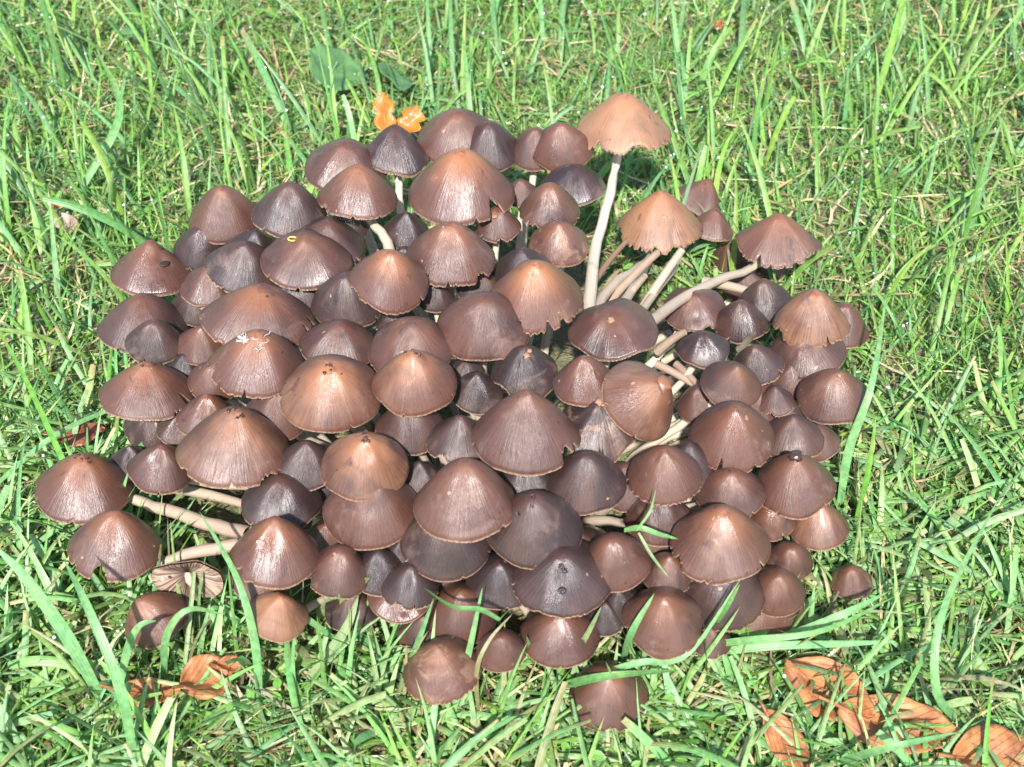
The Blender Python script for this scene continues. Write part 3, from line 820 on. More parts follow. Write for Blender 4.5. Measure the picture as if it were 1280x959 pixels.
m(757, 863, 436, 552, 'tan brown mushroom tipped on its side with its flat button facing out', roll=58, e=50, lay=4.0, tone=.60, apex=.25, wet=.2, bell=.35, notch=[(-20, 5, .08)])
m(690, 771, 430, 506, 'brown pitted mushroom left of the tipped tan one', roll=-3, lay=3.0, tone=.44, apex=.2, wet=.5, dents=[(30, .35, -.05, .07), (50, .5, -.05, .06)])
m(711, 822, 398, 450, 'broad dark red mushroom with a yellow scar at the foot of the tall stem', lay=2.0, tone=.34, apex=.15, wav=.05, bell=.6, umbo=0)
# ---- centre
m(609, 729, 324, 417, 'ragged orange brown mushroom with torn teeth along its front edge', roll=0, lay=3.4, tone=.56, apex=.95, wet=.1, jag=.02, notch=[(18, 9, .20), (-22, 12, .16), (-42, 14, .08), (38, 8, .12), (-5, 5, -.04)], bell=.35)
m(507, 620, 280, 359, 'wide brown mushroom on a straight pale stem behind the centre', lay=2.7, tone=.40, apex=.45, stone=1.0, base=(566, 425, .01))
m(436, 538, 313, 390, 'smooth orange centred mushroom with three pale stems below it', lay=3.3, tone=.48, apex=.75, stone=.95, bell=.45)
m(549, 665, 373, 451, 'broad grey brown mushroom left of the ragged orange brown one', roll=2, lay=2.6, tone=.34, apex=.1, bell=.65, umbo=.02)
m(617, 695, 428, 496, 'wrinkled slate mushroom with a tan scar near the centre', lay=1.5, tone=.08, apex=.0, wav=.05, dents=[(20, .3, .06, .08), (-30, .4, -.06, .07)])
m(565, 626, 468, 514, 'dark slate mushroom left of the wrinkled one with the tan scar', lay=1.0, tone=.05, apex=0)
m(460, 572, 405, 480, 'brown mushroom hidden behind the wet orange crowned centre cap', lay=2.3, tone=.40, apex=.25)
wetc = m(465, 570, 428, 518, 'wet orange crowned mushroom in the left centre of the clump', lay=3.4, tone=.56, apex=.85, wet=.5, bell=.5)
m(379, 468, 405, 462, 'dented reddish mushroom with a grey tip, behind the pale rimmed centre left caps', lay=1.7, tone=.30, apex=.1, wav=.06)
m(351, 477, 457, 541, 'pale rimmed tan mushroom left of the wet orange crowned one', roll=-2, lay=3.3, tone=.60, apex=.8, wet=.3, bell=.5, notch=[(-105, 8, .1)])
split = m(253, 395, 358, 440, 'widest mushroom at upper left, its right side split into strips', roll=2, e=33, lay=2.5, tone=.44, apex=.5, notch=[(68, 6, .30), (84, 6, .25), (-40, 10, .05)], wav=.04)
m(223, 282, 388, 456, 'russet mushroom behind the left side of the widest cap', roll=-4, lay=1.4, tone=.42, apex=.2)
fluffy = m(262, 381, 416, 498, 'brown mushroom with a tuft of white fluff on its upper left', roll=1, lay=3.7, tone=.50, apex=.5, wet=.2, bell=.55)
m(128, 229, 370, 437, 'large plum mushroom at the left edge behind a smaller pointed one', roll=-4, lay=1.8, tone=.28, apex=.2, e=33)
m(157, 229, 397, 455, 'smaller purple pointed mushroom in front of the large plum one at left', roll=-2, lay=2.8, tone=.22, apex=.15, notch=[(52, 12, .06)])
m(125, 240, 454, 526, 'orange brown mushroom at the left edge, its right side cracked open', roll=-4, e=36, lay=2.8, tone=.50, apex=.5, wet=.3, notch=[(62, 10, .28), (40, 18, .06)])
m(206, 256, 436, 482, 'shadowed slate mushroom between the left edge caps and the fluffy one', lay=0.6, tone=.08, apex=0)
m(238, 296, 455, 500, 'small red brown mushroom under the left side of the fluffy capped one', lay=1.4, tone=.36, apex=.1)
m(225, 292, 491, 547, 'wrinkled wet mushroom peeping over the big cap with the scarred crown', lay=1.9, tone=.40, apex=.3, wet=.8, wav=.05)
m(198, 250, 518, 556, 'small pinkish mushroom left of the big cap with the scarred crown', lay=0.9, tone=.34, apex=.0)
big = m(222, 363, 512, 609, 'big tan brown mushroom with a scarred crown and chewed right edge, lower left', roll=0, e=41, lay=3.2, tone=.54, apex=.45, wet=.25, notch=[(38, 22, .08), (-58, 10, .08), (66, 4, .12)], bell=.42)
m(309, 384, 486, 548, 'pink brown mushroom in the gap below the fluffy capped one', lay=1.5, tone=.46, apex=.1)
m(346, 420, 548, 611, 'grey purple mushroom left of the small orange rimmed cap', lay=1.9, tone=.14, apex=.05)
m(402, 511, 545, 627, 'orange tan mushroom with a shiny brown crown in the lower left centre', roll=-1, lay=3.4, tone=.66, apex=.75, wet=.55, bell=.6)
m(404, 525, 592, 685, 'wide pinkish brown mushroom beneath the orange tan one with the shiny crown', lay=2.2, tone=.42, apex=.1, bell=.55)
m(516, 648, 573, 675, 'largest smooth dome mushroom in the lower centre', e=43, lay=3.6, tone=.44, apex=.2, wet=.3, bell=.6, umbo=.05)
m(499, 613, 636, 725, 'dark purple brown mushroom directly below the largest smooth dome', lay=2.4, tone=.26, apex=.1, bell=.5)
m(607, 728, 619, 710, 'grey brown wet mushroom with drops on its crown, right of the largest smooth dome', lay=2.9, tone=.24, apex=.1, wet=.6, bell=.55)
m(640, 766, 693, 773, 'dark mushroom carrying a clear drop near its front edge', roll=2, lay=2.6, tone=.22, apex=.05, wet=.5, bell=.5, jag=.012)
m(589, 725, 488, 591, 'great dark brown mushroom at the centre with a torn right edge', e=42, lay=3.3, tone=.36, apex=.2, wet=.3, notch=[(52, 18, .16), (66, 8, .08)], bell=.45)
m(537, 612, 508, 580, 'purple mushroom behind the left flank of the great dark brown one', lay=1.8, tone=.18, apex=.05)
m(474, 552, 506, 565, 'plain brown mushroom under the wet orange crowned one', lay=1.5, tone=.34, apex=.05)
m(498, 552, 566, 620, 'shadowed mushroom wedged between the orange tan cap and the largest dome', lay=0.9, tone=.2, apex=.0)
m(628, 690, 578, 620, 'grey sliver of a mushroom below the torn edge of the great dark one', lay=1.0, tone=.1, apex=0)
# ---- left front
m(44, 166, 570, 652, 'outermost left mushroom on a long stem lying over the grass', roll=-2, e=41, lay=2.5, tone=.46, apex=.5, wet=.4, base=(318, 668, .01), srad=.0024, stone=.35, notch=[(-95, 14, .06)], bell=.5, path=[(168,624),(215,640),(270,657),(312,668)])
m(165, 237, 548, 614, 'dull brown mushroom right of the outermost left one, with a thin stalk across it', lay=1.8, tone=.30, apex=.1)
m(138, 190, 557, 600, 'dark mushroom behind the outermost left one', lay=1.0, tone=.18, apex=.0)
m(85, 202, 640, 724, 'left front mushroom with a jagged hole in its front edge', roll=-2, e=42, lay=2.8, tone=.44, apex=.45, wet=.45, base=(305, 690, .01), srad=.0022, stone=.3, notch=[(-22, 22, .20), (-60, 12, .06)], bell=.5, path=[(198,702),(235,692),(280,684),(312,680)])
m(305, 397, 600, 662, 'dark glossy mushroom behind the one with a torn left margin', lay=1.9, tone=.18, apex=.1, wet=.5, bell=.7)
m(286, 400, 644, 733, 'warm brown mushroom with a torn left margin at the lower left front', e=43, lay=3.2, tone=.46, apex=.5, wet=.55, notch=[(-55, 30, .10), (-30, 8, .05)], bell=.5)
m(294, 360, 690, 751, 'pinkish broken mushroom under the warm brown one with a torn left margin', lay=1.9, tone=.48, apex=.0, notch=[(-5, 12, .2)], wav=.04)
m(310, 386, 738, 801, 'tan mushroom with a small dark mark lying low in the front left grass', roll=12, e=55, lay=2.2, tone=.72, apex=.5, wet=.15, bell=.35, wav=.05, umbo=.0)
m(146, 230, 735, 797, 'toppled brown mushroom lying in the grass below the gilled one', roll=-38, e=42, lay=2.0, tone=.56, apex=.5, wet=.4, wav=.05, base=(285, 725, .0), stone=.3, bell=.7)
m(190, 278, 703, 745, 'overturned mushroom showing its pale gills at the left front', roll=10, e=-32, height=.45, lay=2.0, tone=.55, apex=.2, base=(292, 752, .0), stone=.4, wav=.05)
m(384, 466, 675, 748, 'grey brown bell mushroom right of the warm brown torn one', lay=2.3, tone=.30, apex=.2, wet=.55, bell=.65)
m(440, 507, 682, 742, 'grey mushroom wedged below the wide pinkish brown cap', lay=1.6, tone=.14, apex=.0)
m(473, 530, 672, 720, 'slate mushroom edge under the right of the wide pinkish brown cap', lay=1.1, tone=.12, apex=.0)
m(479, 546, 704, 761, 'small grey pointed mushroom at the bottom of the lower centre', lay=1.9, tone=.18, apex=.05, wet=.4)
m(587, 662, 695, 762, 'blue grey mushroom between the two dark lower centre caps', lay=1.5, tone=.06, apex=.0, wet=.4)
m(747, 800, 720, 778, 'blue grey rumpled mushroom under the round one with the wet shoulder', lay=1.4, tone=.0, apex=.0, wet=.4)
m(733, 782, 752, 792, 'small dark grey mushroom edge below the blue grey rumpled one', lay=1.2, tone=.1, apex=.0)
m(463, 536, 735, 777, 'flat honey brown mushroom low in the front grass left of centre', lay=1.0, tone=.48, apex=.3, wet=.6)
m(534, 618, 728, 804, 'shaded dark brown mushroom below the lower centre caps', lay=0.9, tone=.34, apex=.2, wet=.4)
m(500, 600, 795, 880, 'front mushroom with a pale peeled patch, half buried in grass', roll=-8, lay=1.97, tone=.50, apex=.5, wet=.3, bell=.5, jag=.02)
m(598, 654, 762, 838, 'narrow pinkish bell mushroom behind the upright front blades', roll=3, lay=1.9, tone=.40, apex=.1, bell=.6)
m(656, 744, 770, 832, 'very wet dark mushroom in the front row behind crossed blades', lay=1.3, tone=.34, apex=.2, wet=.95)
m(714, 806, 829, 912, 'frontmost brown mushroom low in the grass at the bottom', lay=1.5, e=60, tone=.48, apex=.3, wet=.5, wav=.04, bell=.6)
m(560, 602, 452, 480, 'dim mushroom edge right of the wet orange crowned one', lay=0.5, tone=.2, apex=0)
m(522, 566, 352, 388, 'small dim mushroom among the stems behind the centre', lay=0.6, tone=.24, apex=0)
m(1040, 1088, 706, 748, 'small rusty mushroom in the grass off the lower right edge', lay=1.5, tone=.44, apex=.3, wet=.5)
m(905, 1000, 745, 812, 'flattened pale brown mushroom among blades at the lower right', lay=0.7, tone=.5, apex=.1, wav=.08, umbo=0)

# low caps seen deep in the gaps between the larger ones
frs = random.Random(21)
for px, py, lb in [(875, 507, 'small shaded cap in the gap between the leaning brown mushroom and the fan shaped one'),
                   (530, 793, 'dim brown mushroom left above the front one with a pale peeled patch'),
                   (397, 618, 'shaded mushroom between the grey purple one and the dark glossy one at lower left'),
                   (955, 377, 'shaded mushroom just left of the olive tan dome'),
                   (723, 778, 'shaded mushroom right of the very wet dark one in the front row'),
                   (781, 610, 'shaded mushroom between the folded wing cap and the pleated bell cap'),
                   (440, 766, 'low brown mushroom at the front edge, left of the flat honey brown one'),
                   (989, 480, 'shaded mushroom directly below the dark one under the olive tan dome'),
                   (190, 540, 'shaded mushroom under the cracked orange brown cap at the left edge'),
                   (981, 523, 'shaded mushroom above the left side of the small red brown right edge cap'),
                   (849, 742, 'shaded mushroom between the pointed lower front cap and the dark grooved one'),
                   (943, 506, 'shaded mushroom touching the upper right of the fan shaped split cap'),
                   (601, 359, 'shaded mushroom between the wide brown cap and the ragged orange brown one'),
                   (811, 687, 'shaded mushroom directly above the brown cap with a withered blade'),
                   (246, 385, 'shaded mushroom between the russet cap and the small reddish one, upper left'),
                   (495, 408, 'shaded mushroom among the three pale stems under the smooth orange centred cap'),
                   (927, 402, 'shaded mushroom right of the small dark red one in the stem tangle'),
                   (410, 677, 'shaded mushroom behind the top of the grey brown bell cap'),
                   (434, 278, 'shaded mushroom under the warm brown cap with the bent pale stem'),
                   (724, 691, 'shaded mushroom left of the round one with the wet shoulder'),
                   (553, 725, 'shaded mushroom under the front rim of the dark purple brown one'),
                   (683, 800, 'dim wet mushroom half under the very wet dark one in front'),
                   (585, 775, 'dark mushroom between the narrow pinkish bell and the flat honey brown one'),
                   ]:
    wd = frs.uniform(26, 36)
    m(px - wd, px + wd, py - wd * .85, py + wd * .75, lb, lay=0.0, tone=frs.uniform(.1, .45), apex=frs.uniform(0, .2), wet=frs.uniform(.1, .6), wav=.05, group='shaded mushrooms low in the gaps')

# fallen, broken stems at the right back
def loose_stem(pa, pb, sag, rad, tone, label, za=0.02, zb=0.03):
    A = on_ground(pa[0], pa[1], za); B = on_ground(pb[0], pb[1], zb)
    mid = (A + B) / 2 + Vector((0, 0, sag))
    pts = bez(A - A, (mid - A) * 0.66, (mid - A) * 0.66 + (B - A) * 0.34, B - A, 12)
    me = tube('stem', pts, [rad * (1.1 - 0.3 * i / 11) for i in range(12)], STEMM)
    o = bpy.data.objects.new('broken_stem', me); o.location = A; o['tone'] = tone
    tag(link(o), label, 'mushroom stem', 'broken bare mushroom stems')
loose_stem((740, 404), (822, 316), .004, .0021, .35, 'thin brownish bare stem rising right of the tall white stem', .02, .065)
loose_stem((765, 395), (806, 345), .0, .0018, .95, 'short white bare stem between the leaning brownish stems', .025, .06)
loose_stem((785, 415), (853, 312), .003, .0022, .55, 'pale bare stem leaning right under the fringed tan cap', .02, .06)
loose_stem((745, 350), (785, 300), .003, .0015, .1, 'thin dark stalk right beside the tall white stem', .02, .05)
loose_stem((820, 455), (880, 490), .002, .0017, .15, 'brown bare stem lying below the small plum cap', .045, .04)
loose_stem((845, 455), (892, 505), .002, .0016, .1, 'brown bare stem running down towards the fan shaped cap', .045, .04)
loose_stem((822, 440), (856, 415), .002, .0020, .3, 'thick pinkish bare stem left of the small plum cap', .03, .045)
loose_stem((830, 452), (858, 438), .001, .0015, .8, 'short cream bare stem below the thick pinkish one', .035, .045)
loose_stem((925, 436), (940, 420), .0, .0018, .95, 'short white bare stem left of the olive tan dome', .03, .05)
loose_stem((880, 352), (960, 372), .002, .0022, .35, 'dark broken stem lying across the crumpled caps at right', .03, .035)
loose_stem((900, 400), (962, 355), .002, .0018, .3, 'thin brown stem lying behind the crumpled caps at right', .03, .035)
loose_stem((850, 520), (900, 505), .002, .0016, .4, 'thin brown stem lying left of the fan shaped cap', .03, .03)
loose_stem((215, 610), (310, 632), .002, .0022, .4, 'brownish bare stem lying under the big cap with the scarred crown', .012, .02)
loose_stem((405, 618), (392, 668), .0, .002, .9, 'pale stem standing in the gap left of the wide pinkish brown cap', .03, .01)

# small marks carried by single caps
def attach_bits(res, name, mat, items, label=None):
    root, cap = res[0], res[1]
    for (a, q, r, flat) in items:
        ic = bpy.data.meshes.new(name)
        import bmesh
        bm = bmesh.new(); bmesh.ops.create_icosphere(bm, subdivisions=2, radius=1.0)
        for vv in bm.verts:
            vv.co *= 1 + (0.15 if name in ('water_drop', 'hole') else 0.7) * mnoise.noise(vv.co * 1.7 + Vector((a, q * 9, 0)))
            vv.co = Vector((vv.co.x * r, vv.co.y * r, vv.co.z * r * flat))
        for f in bm.faces: f.smooth = True
        bm.to_mesh(ic); bm.free(); ic.materials.append(mat)
        o = bpy.data.objects.new(name, ic); link(o, cap); o.location = cap_point(cap, a, q, 0.0001)
        if label: o['label'] = label

WHITE = mat_plain('white_fluff_fibre', (0.85, 0.82, 0.74), 0.8)
YELL = mat_plain('yellow_curl', (0.62, 0.55, 0.10), 0.5)
SCAR = mat_plain('pale_broken_flesh', (0.30, 0.17, 0.10), 0.7)
DARKK = mat_plain('dark_button', (0.055, 0.025, 0.018), 0.25)
def mat_drop():
    M = NT('water_drop')
    M.b.inputs['Base Color'].default_value = (0.95, 0.95, 0.95, 1)
    M.b.inputs['Transmission Weight'].default_value = 1.0
    M.b.inputs['IOR'].default_value = 1.33
    M.b.inputs['Roughness'].default_value = 0.03
    return M.m
DROPM = mat_drop()
def by_label(s):
    for o in bpy.data.objects:
        if o.get('label', '').startswith(s):
            return (o, [c for c in o.children if c.name.startswith('cap')][0])
attach_bits(knob, 'button', DARKK, [(0, 0.02, .0026, .55), (40, .08, .0012, .8), (-60, .09, .0014, .8), (160, .08, .0013, .8)], 'dark knobbly button')
attach_bits(by_label('dark mushroom carrying'), 'water_drop', DROPM, [(4, .62, .0017, .7), (-6, .22, .0013, .7), (10, .28, .0012, .7)])
attach_bits(by_label('grey brown wet mushroom'), 'water_drop', DROPM, [(0, .05, .0014, .6), (-3, .20, .0011, .7), (-58, .38, .0010, .6)])
attach_bits(by_label('tan brown mushroom tipped'), 'button', mat_plain('tan_button', (0.22, 0.10, 0.05), .35), [(0, 0.0, .0034, .4), (30, .10, .0012, .7)])
attach_bits(by_label('broad dark red'), 'scar', SCAR, [(-10, .22, .0018, .5)])
attach_bits(by_label('wrinkled slate'), 'scar', SCAR, [(15, .22, .0016, .45), (60, .15, .0010, .5)])
attach_bits(by_label('mushroom with a pale scar'), 'scar', SCAR, [(-15, .38, .0015, .5)])
for q_ in ('reddish mushroom with a pale broken', 'front mushroom with a pale', 'badly torn dark', 'small rusty', 'wrinkled slate'):
    by_label(q_)[1]['peel'] = 1.0 if q_[0] != 'w' else 0.5
attach_bits(torn, 'scar', SCAR, [(-30, .03, .0018, .6), (60, .12, .0009, .5)])
attach_bits(by_label('lone brown mushroom'), 'hole', mat_plain('dark_hole', (0.03, 0.016, 0.012), .7), [(40, .44, .0030, .22), (70, .22, .0013, .3)], 'dark round hole')
attach_bits(big, 'scar', DARKK, [(0, .05, .0012, .5), (50, .14, .0011, .4), (-70, .1, .001, .5), (20, .2, .0008, .4)])
for nm in ('orange tan mushroom with a shiny', 'wet orange crowned', 'orange brown mushroom at the left', 'pale rimmed tan', 'outermost left'):
    rr = random.Random(len(nm))
    attach_bits(by_label(nm), 'wart', DARKK, [(rr.uniform(0, 360), rr.uniform(.03, .22), rr.uniform(.0004, .0009), .5) for _ in range(5)])
# white fluff: a mesh of short fibres
def fluff(res):
    rs = random.Random(5); cap = res[1]; V = []; F = []
    def fib(p, d, L, r):
        pts = [p + d * L * t + Vector((rs.uniform(-1, 1), rs.uniform(-1, 1), rs.uniform(-1, 1))) * L * 0.12 for t in (0, .33, .66, 1)]
        b = len(V)
        for q in pts:
            for k in range(3):
                a = k * 2.094; V.append(q + Vector((math.cos(a), math.sin(a), math.sin(a + 1))) * r)
        for i in range(3):
            for k in range(3):
                F.append((b + i * 3 + k, b + i * 3 + (k + 1) % 3, b + i * 3 + 3 + (k + 1) % 3, b + i * 3 + 3 + k))
    c = cap_point(cap, -75, .36)
    for i in range(60):
        d = Vector((rs.uniform(-1, 1), rs.uniform(-1, 1), rs.uniform(0, 1))).normalized(); fib(c, d, rs.uniform(.0012, .0032), .00014)
    for i in range(7):
        p = cap_point(cap, rs.uniform(-80, 60), rs.uniform(.12, .42), .0003)
        fib(p, Vector((rs.uniform(-1, 1), rs.uniform(-1, 1), 0.1)).normalized(), rs.uniform(.002, .004), .00013)
    me = np_mesh('white_fluff', [tuple(v) for v in V], F, WHITE)
    o = bpy.data.objects.new('white_fluff', me); link(o, cap)
fluff(fluffy)
p = cap_point(yellow[1], -100, .33, .0006)
me = tube('yellow_curl', [p + Vector((.0018 * math.cos(a * .55), .0012 * math.sin(a * .55) - .0003 * a, .0002 * a)) for a in range(11)], [.00035] * 11, YELL, 6)
vo = bpy.data.objects.new('yellow_curl', me); link(vo, yellow[1])

# ------------------------------------------------------------------ fallen leaves and weeds
LEAF_BROWN = mat_leaf('fallen_leaf_brown', (0.22, 0.080, 0.028), (0.42, 0.17, 0.06), (0.14, 0.055, 0.02), 0.6)
LEAF_ORANGE = mat_leaf('fallen_leaf_orange', (0.46, 0.105, 0.008), (0.55, 0.16, 0.012), (0.4, 0.1, 0.01))
LEAF_GREEN = mat_leaf('weed_leaf_green', (0.06, 0.14, 0.045), (0.09, 0.19, 0.06), (0.18, 0.30, 0.12))
LEAF_LIME = mat_leaf('weed_leaf_lime', (0.11, 0.25, 0.04), (0.15, 0.31, 0.06), (0.19, 0.34, 0.09))
def leaf(name, px, py, z, length, width, ang, mat, label, cat, kind='oval', curl=0.25, tilt=0.25, group=None, tiltdir=None, fold=0.3, seed=1, stalk=True):
    rs = random.Random(seed)
    nu, nv = 25, 11
    V = np.zeros((nu, nv, 3)); A = np.zeros((nu, nv, 3))
    ph = [rs.uniform(0, 6.28) for _ in range(4)]
    for i in range(nu):
        u = i / (nu - 1)
        if kind == 'oval': hw = math.sin(math.pi * min(1, u * 0.97 + 0.02)) ** 0.75 * (1 - 0.25 * u)
        elif kind == 'round': hw = math.sqrt(max(0, 1 - (2 * u - 1) ** 2)) * (1 + .06 * math.sin(u * 40))
        else: hw = (math.sin(math.pi * min(1, u * .97 + .015)) ** .6) * (0.55 + 0.45 * abs(math.sin(u * 9.2 + 0.6)) ** 1.2) * (0.6 + .6 * u)
        hw += 0.012 * rs.uniform(-1, 1)
        for j in range(nv):
            q = (j / (nv - 1)) * 2 - 1
            x = (u - .5) * length; y = q * hw * width / 2
            zz = fold * abs(y) + curl * length * ((u - .5) ** 2) * 1.4 + curl * .18 * width * math.sin(q * 3 + ph[0] + u * 5) + .03 * width * math.sin(u * 17 + ph[1]) * abs(q)
            V[i, j] = (x, y, zz); A[i, j] = (u, q * hw, 0)
    me = np_mesh(name, V.reshape(-1, 3), grid_faces(nu, nv, False), mat)
    vec_attr(me, 'leafco', A)
    o = bpy.data.objects.new(name, me)
    P = on_ground(px, py, z)
    o.location = P
    o.rotation_euler = (tilt * (1 if tiltdir is None else tiltdir[0]), tilt * (0.4 if tiltdir is None else tiltdir[1]), R_(ang))
    sm = o.modifiers.new('thickness', 'SOLIDIFY'); sm.thickness = 0.0003
    tag(link(o), label, cat, group)
    pts = [Vector(V[i, nv // 2]) + Vector((0, 0, .0002)) for i in range(nu - 1)]
    if stalk: pts = [Vector((-.5 * length - .18 * length, 0.02 * length, pts[0].z + .002))] + pts
    rad = [0.0007 * (1 - .75 * i / len(pts)) for i in range(len(pts))]
    mr = tube('midrib', pts, rad, mat, 6); vec_attr(mr, 'leafco', np.tile([0.5, 0.0, 0], (len(mr.vertices), 1)))
    link(bpy.data.objects.new('midrib', mr), o)
    return o
G = 'fallen leaves lying in the grass'
leaf('fallen_leaf', 1035, 868, .008, .036, .026, -35, LEAF_BROWN, 'curled chestnut brown leaf, the uppermost at the lower right', 'leaf', curl=.5, tilt=.35, group=G, seed=3, stalk=False)
leaf('fallen_leaf', 1120, 912, .007, .044, .026, -12, LEAF_BROWN, 'long brown leaf lying between the curled leaf and the frame corner', 'leaf', curl=.4, tilt=.2, group=G, seed=4)
leaf('fallen_leaf', 1245, 945, .007, .036, .024, 10, LEAF_BROWN, 'pinkish brown leaf in the bottom right corner', 'leaf', curl=.3, tilt=.3, group=G, seed=5)
leaf('fallen_leaf', 985, 932, .008, .026, .014, -62, LEAF_BROWN, 'narrow brown leaf at the bottom, left of the other right hand leaves', 'leaf', curl=.5, tilt=.3, group=G, seed=6)
leaf('fallen_leaf', 258, 850, .010, .022, .020, 40, LEAF_BROWN, 'rust brown leaf under blades at the bottom left, nearest the clump', 'leaf', curl=.5, tilt=.4, group=G, seed=7)
leaf('fallen_leaf', 185, 868, .008, .024, .013, 5, LEAF_BROWN, 'dark rust leaf under blades at the bottom left, farther left', 'leaf', curl=.5, tilt=.3, group=G, seed=8)
leaf('fallen_leaf', 290, 832, .012, .012, .008, 20, LEAF_BROWN, 'small folded rust scrap right of the rust brown bottom left leaf', 'leaf', curl=.6, tilt=.3, group=G, seed=9)
leaf('fallen_leaf', 481, 150, .030, .030, .015, 100, LEAF_ORANGE, 'bright orange lobed oak leaf standing behind the back rim', 'leaf', kind='lobed', curl=.2, tilt=.7, tiltdir=(.2, -1.2), group=G, seed=10, fold=.1)
leaf('fallen_leaf', 512, 156, .024, .022, .018, 60, LEAF_ORANGE, 'second orange lobed leaf right of the standing oak leaf', 'leaf', kind='lobed', curl=.3, tilt=.6, tiltdir=(.3, -1), group=G, seed=11, fold=.1)
leaf('fallen_leaf', 72, 258, .014, .007, .006, 10, mat_leaf('leaf_scrap_red', (.5, .09, .02), (.6, .14, .04), (.4, .1, .03)), 'tiny bright red leaf scrap in the grass at the left', 'leaf', curl=.5, group=G, seed=12, stalk=False)
leaf('fallen_leaf', 85, 282, .010, .022, .012, -40, mat_leaf('leaf_grey_tan', (.26, .17, .12), (.36, .26, .2), (.2, .13, .1)), 'dull grey tan dead leaf below the tiny red scrap', 'leaf', curl=.4, group=G, seed=13)
leaf('fallen_leaf', 896, 34, .012, .012, .009, 60, LEAF_BROWN, 'small rusty leaf scrap at the top right of centre', 'leaf', curl=.5, group=G, seed=14, stalk=False)
leaf('fallen_leaf', 100, 545, .010, .022, .015, 15, mat_leaf('leaf_dark_red', (.16, .045, .025), (.24, .08, .04), (.1, .04, .02)), 'dark red brown dead leaf at the left between cap edge and grass', 'leaf', curl=.4, group=G, seed=15)
leaf('broad_leaf', 418, 92, .014, .040, .036, 70, LEAF_GREEN, 'round dark green weed leaf at the top, left one of two', 'leaf', kind='round', curl=.2, tilt=.5, tiltdir=(1, 0), seed=16, group='round weed leaves')
leaf('broad_leaf', 490, 100, .013, .036, .026, 110, LEAF_GREEN, 'smooth dark green weed leaf at the top, above the orange oak leaf', 'leaf', kind='oval', curl=.2, tilt=.5, tiltdir=(1, 0), seed=17, group='round weed leaves')
leaf('broad_leaf', 942, 782, .016, .018, .013, 35, LEAF_LIME, 'fresh green weed leaf under the lower right caps', 'leaf', curl=.2, tilt=.3, seed=18, group='round weed leaves')
leaf('broad_leaf', 165, 42, .016, .016, .010, 20, LEAF_GREEN, 'small oval weed leaf near the top left corner', 'leaf', curl=.2, tilt=.3, seed=19, group='round weed leaves')

def weeds():
    rs = np.random.RandomState(4)
    V = []; F = []; A = []
    spots = [(930, 850, 60, 34), (985, 880, 40, 20), (560, 900, 60, 10), (1110, 560, 60, 12), (30, 690, 60, 14), (1180, 640, 60, 12), (740, 930, 60, 14), (780, 340, 30, 12), (600, 110, 60, 14), (940, 90, 80, 10), (250, 130, 90, 10), (220, 215, 60, 10), (1180, 260, 60, 12), (320, 870, 70, 10)]
    for (px, py, s, n) in spots:
        for _ in range(max(4, n // 2)):
            P = on_ground(px + rs.normal(0, s), py + rs.normal(0, s * .6), rs.uniform(.004, .014))
            L = rs.uniform(.003, .006); W = L * rs.uniform(.45, .7); a = rs.rand() * 6.28; t = rs.uniform(-.5, .5)
            ax = Vector((math.cos(a), math.sin(a), rs.uniform(-.1, .5))).normalized(); ay = Vector((-math.sin(a), math.cos(a), t)).normalized(); az = ax.cross(ay)
            b = len(V)
            for i in range(6):
                u = i / 5; hw = math.sin(math.pi * (u * .94 + .03)) ** .8
                for q in (-1, 0, 1):
                    V.append(P + ax * (u * L) + ay * (q * hw * W / 2) + az * (abs(q) * W * .12 - u * u * L * .2)); A.append((u, q * hw * .5, 0))
            for i in range(5):
                for j in range(2): F.append((b + i * 3 + j, b + i * 3 + j + 1, b + i * 3 + j + 4, b + i * 3 + j + 3))
    me = np_mesh('weed_leaves', [tuple(v) for v in V], F, LEAF_LIME); vec_attr(me, 'leafco', A)
    tag(link(bpy.data.objects.new('small_weeds', me)), 'small oval leaves of creeping weeds between the grass', 'weeds', kind='stuff')
weeds()

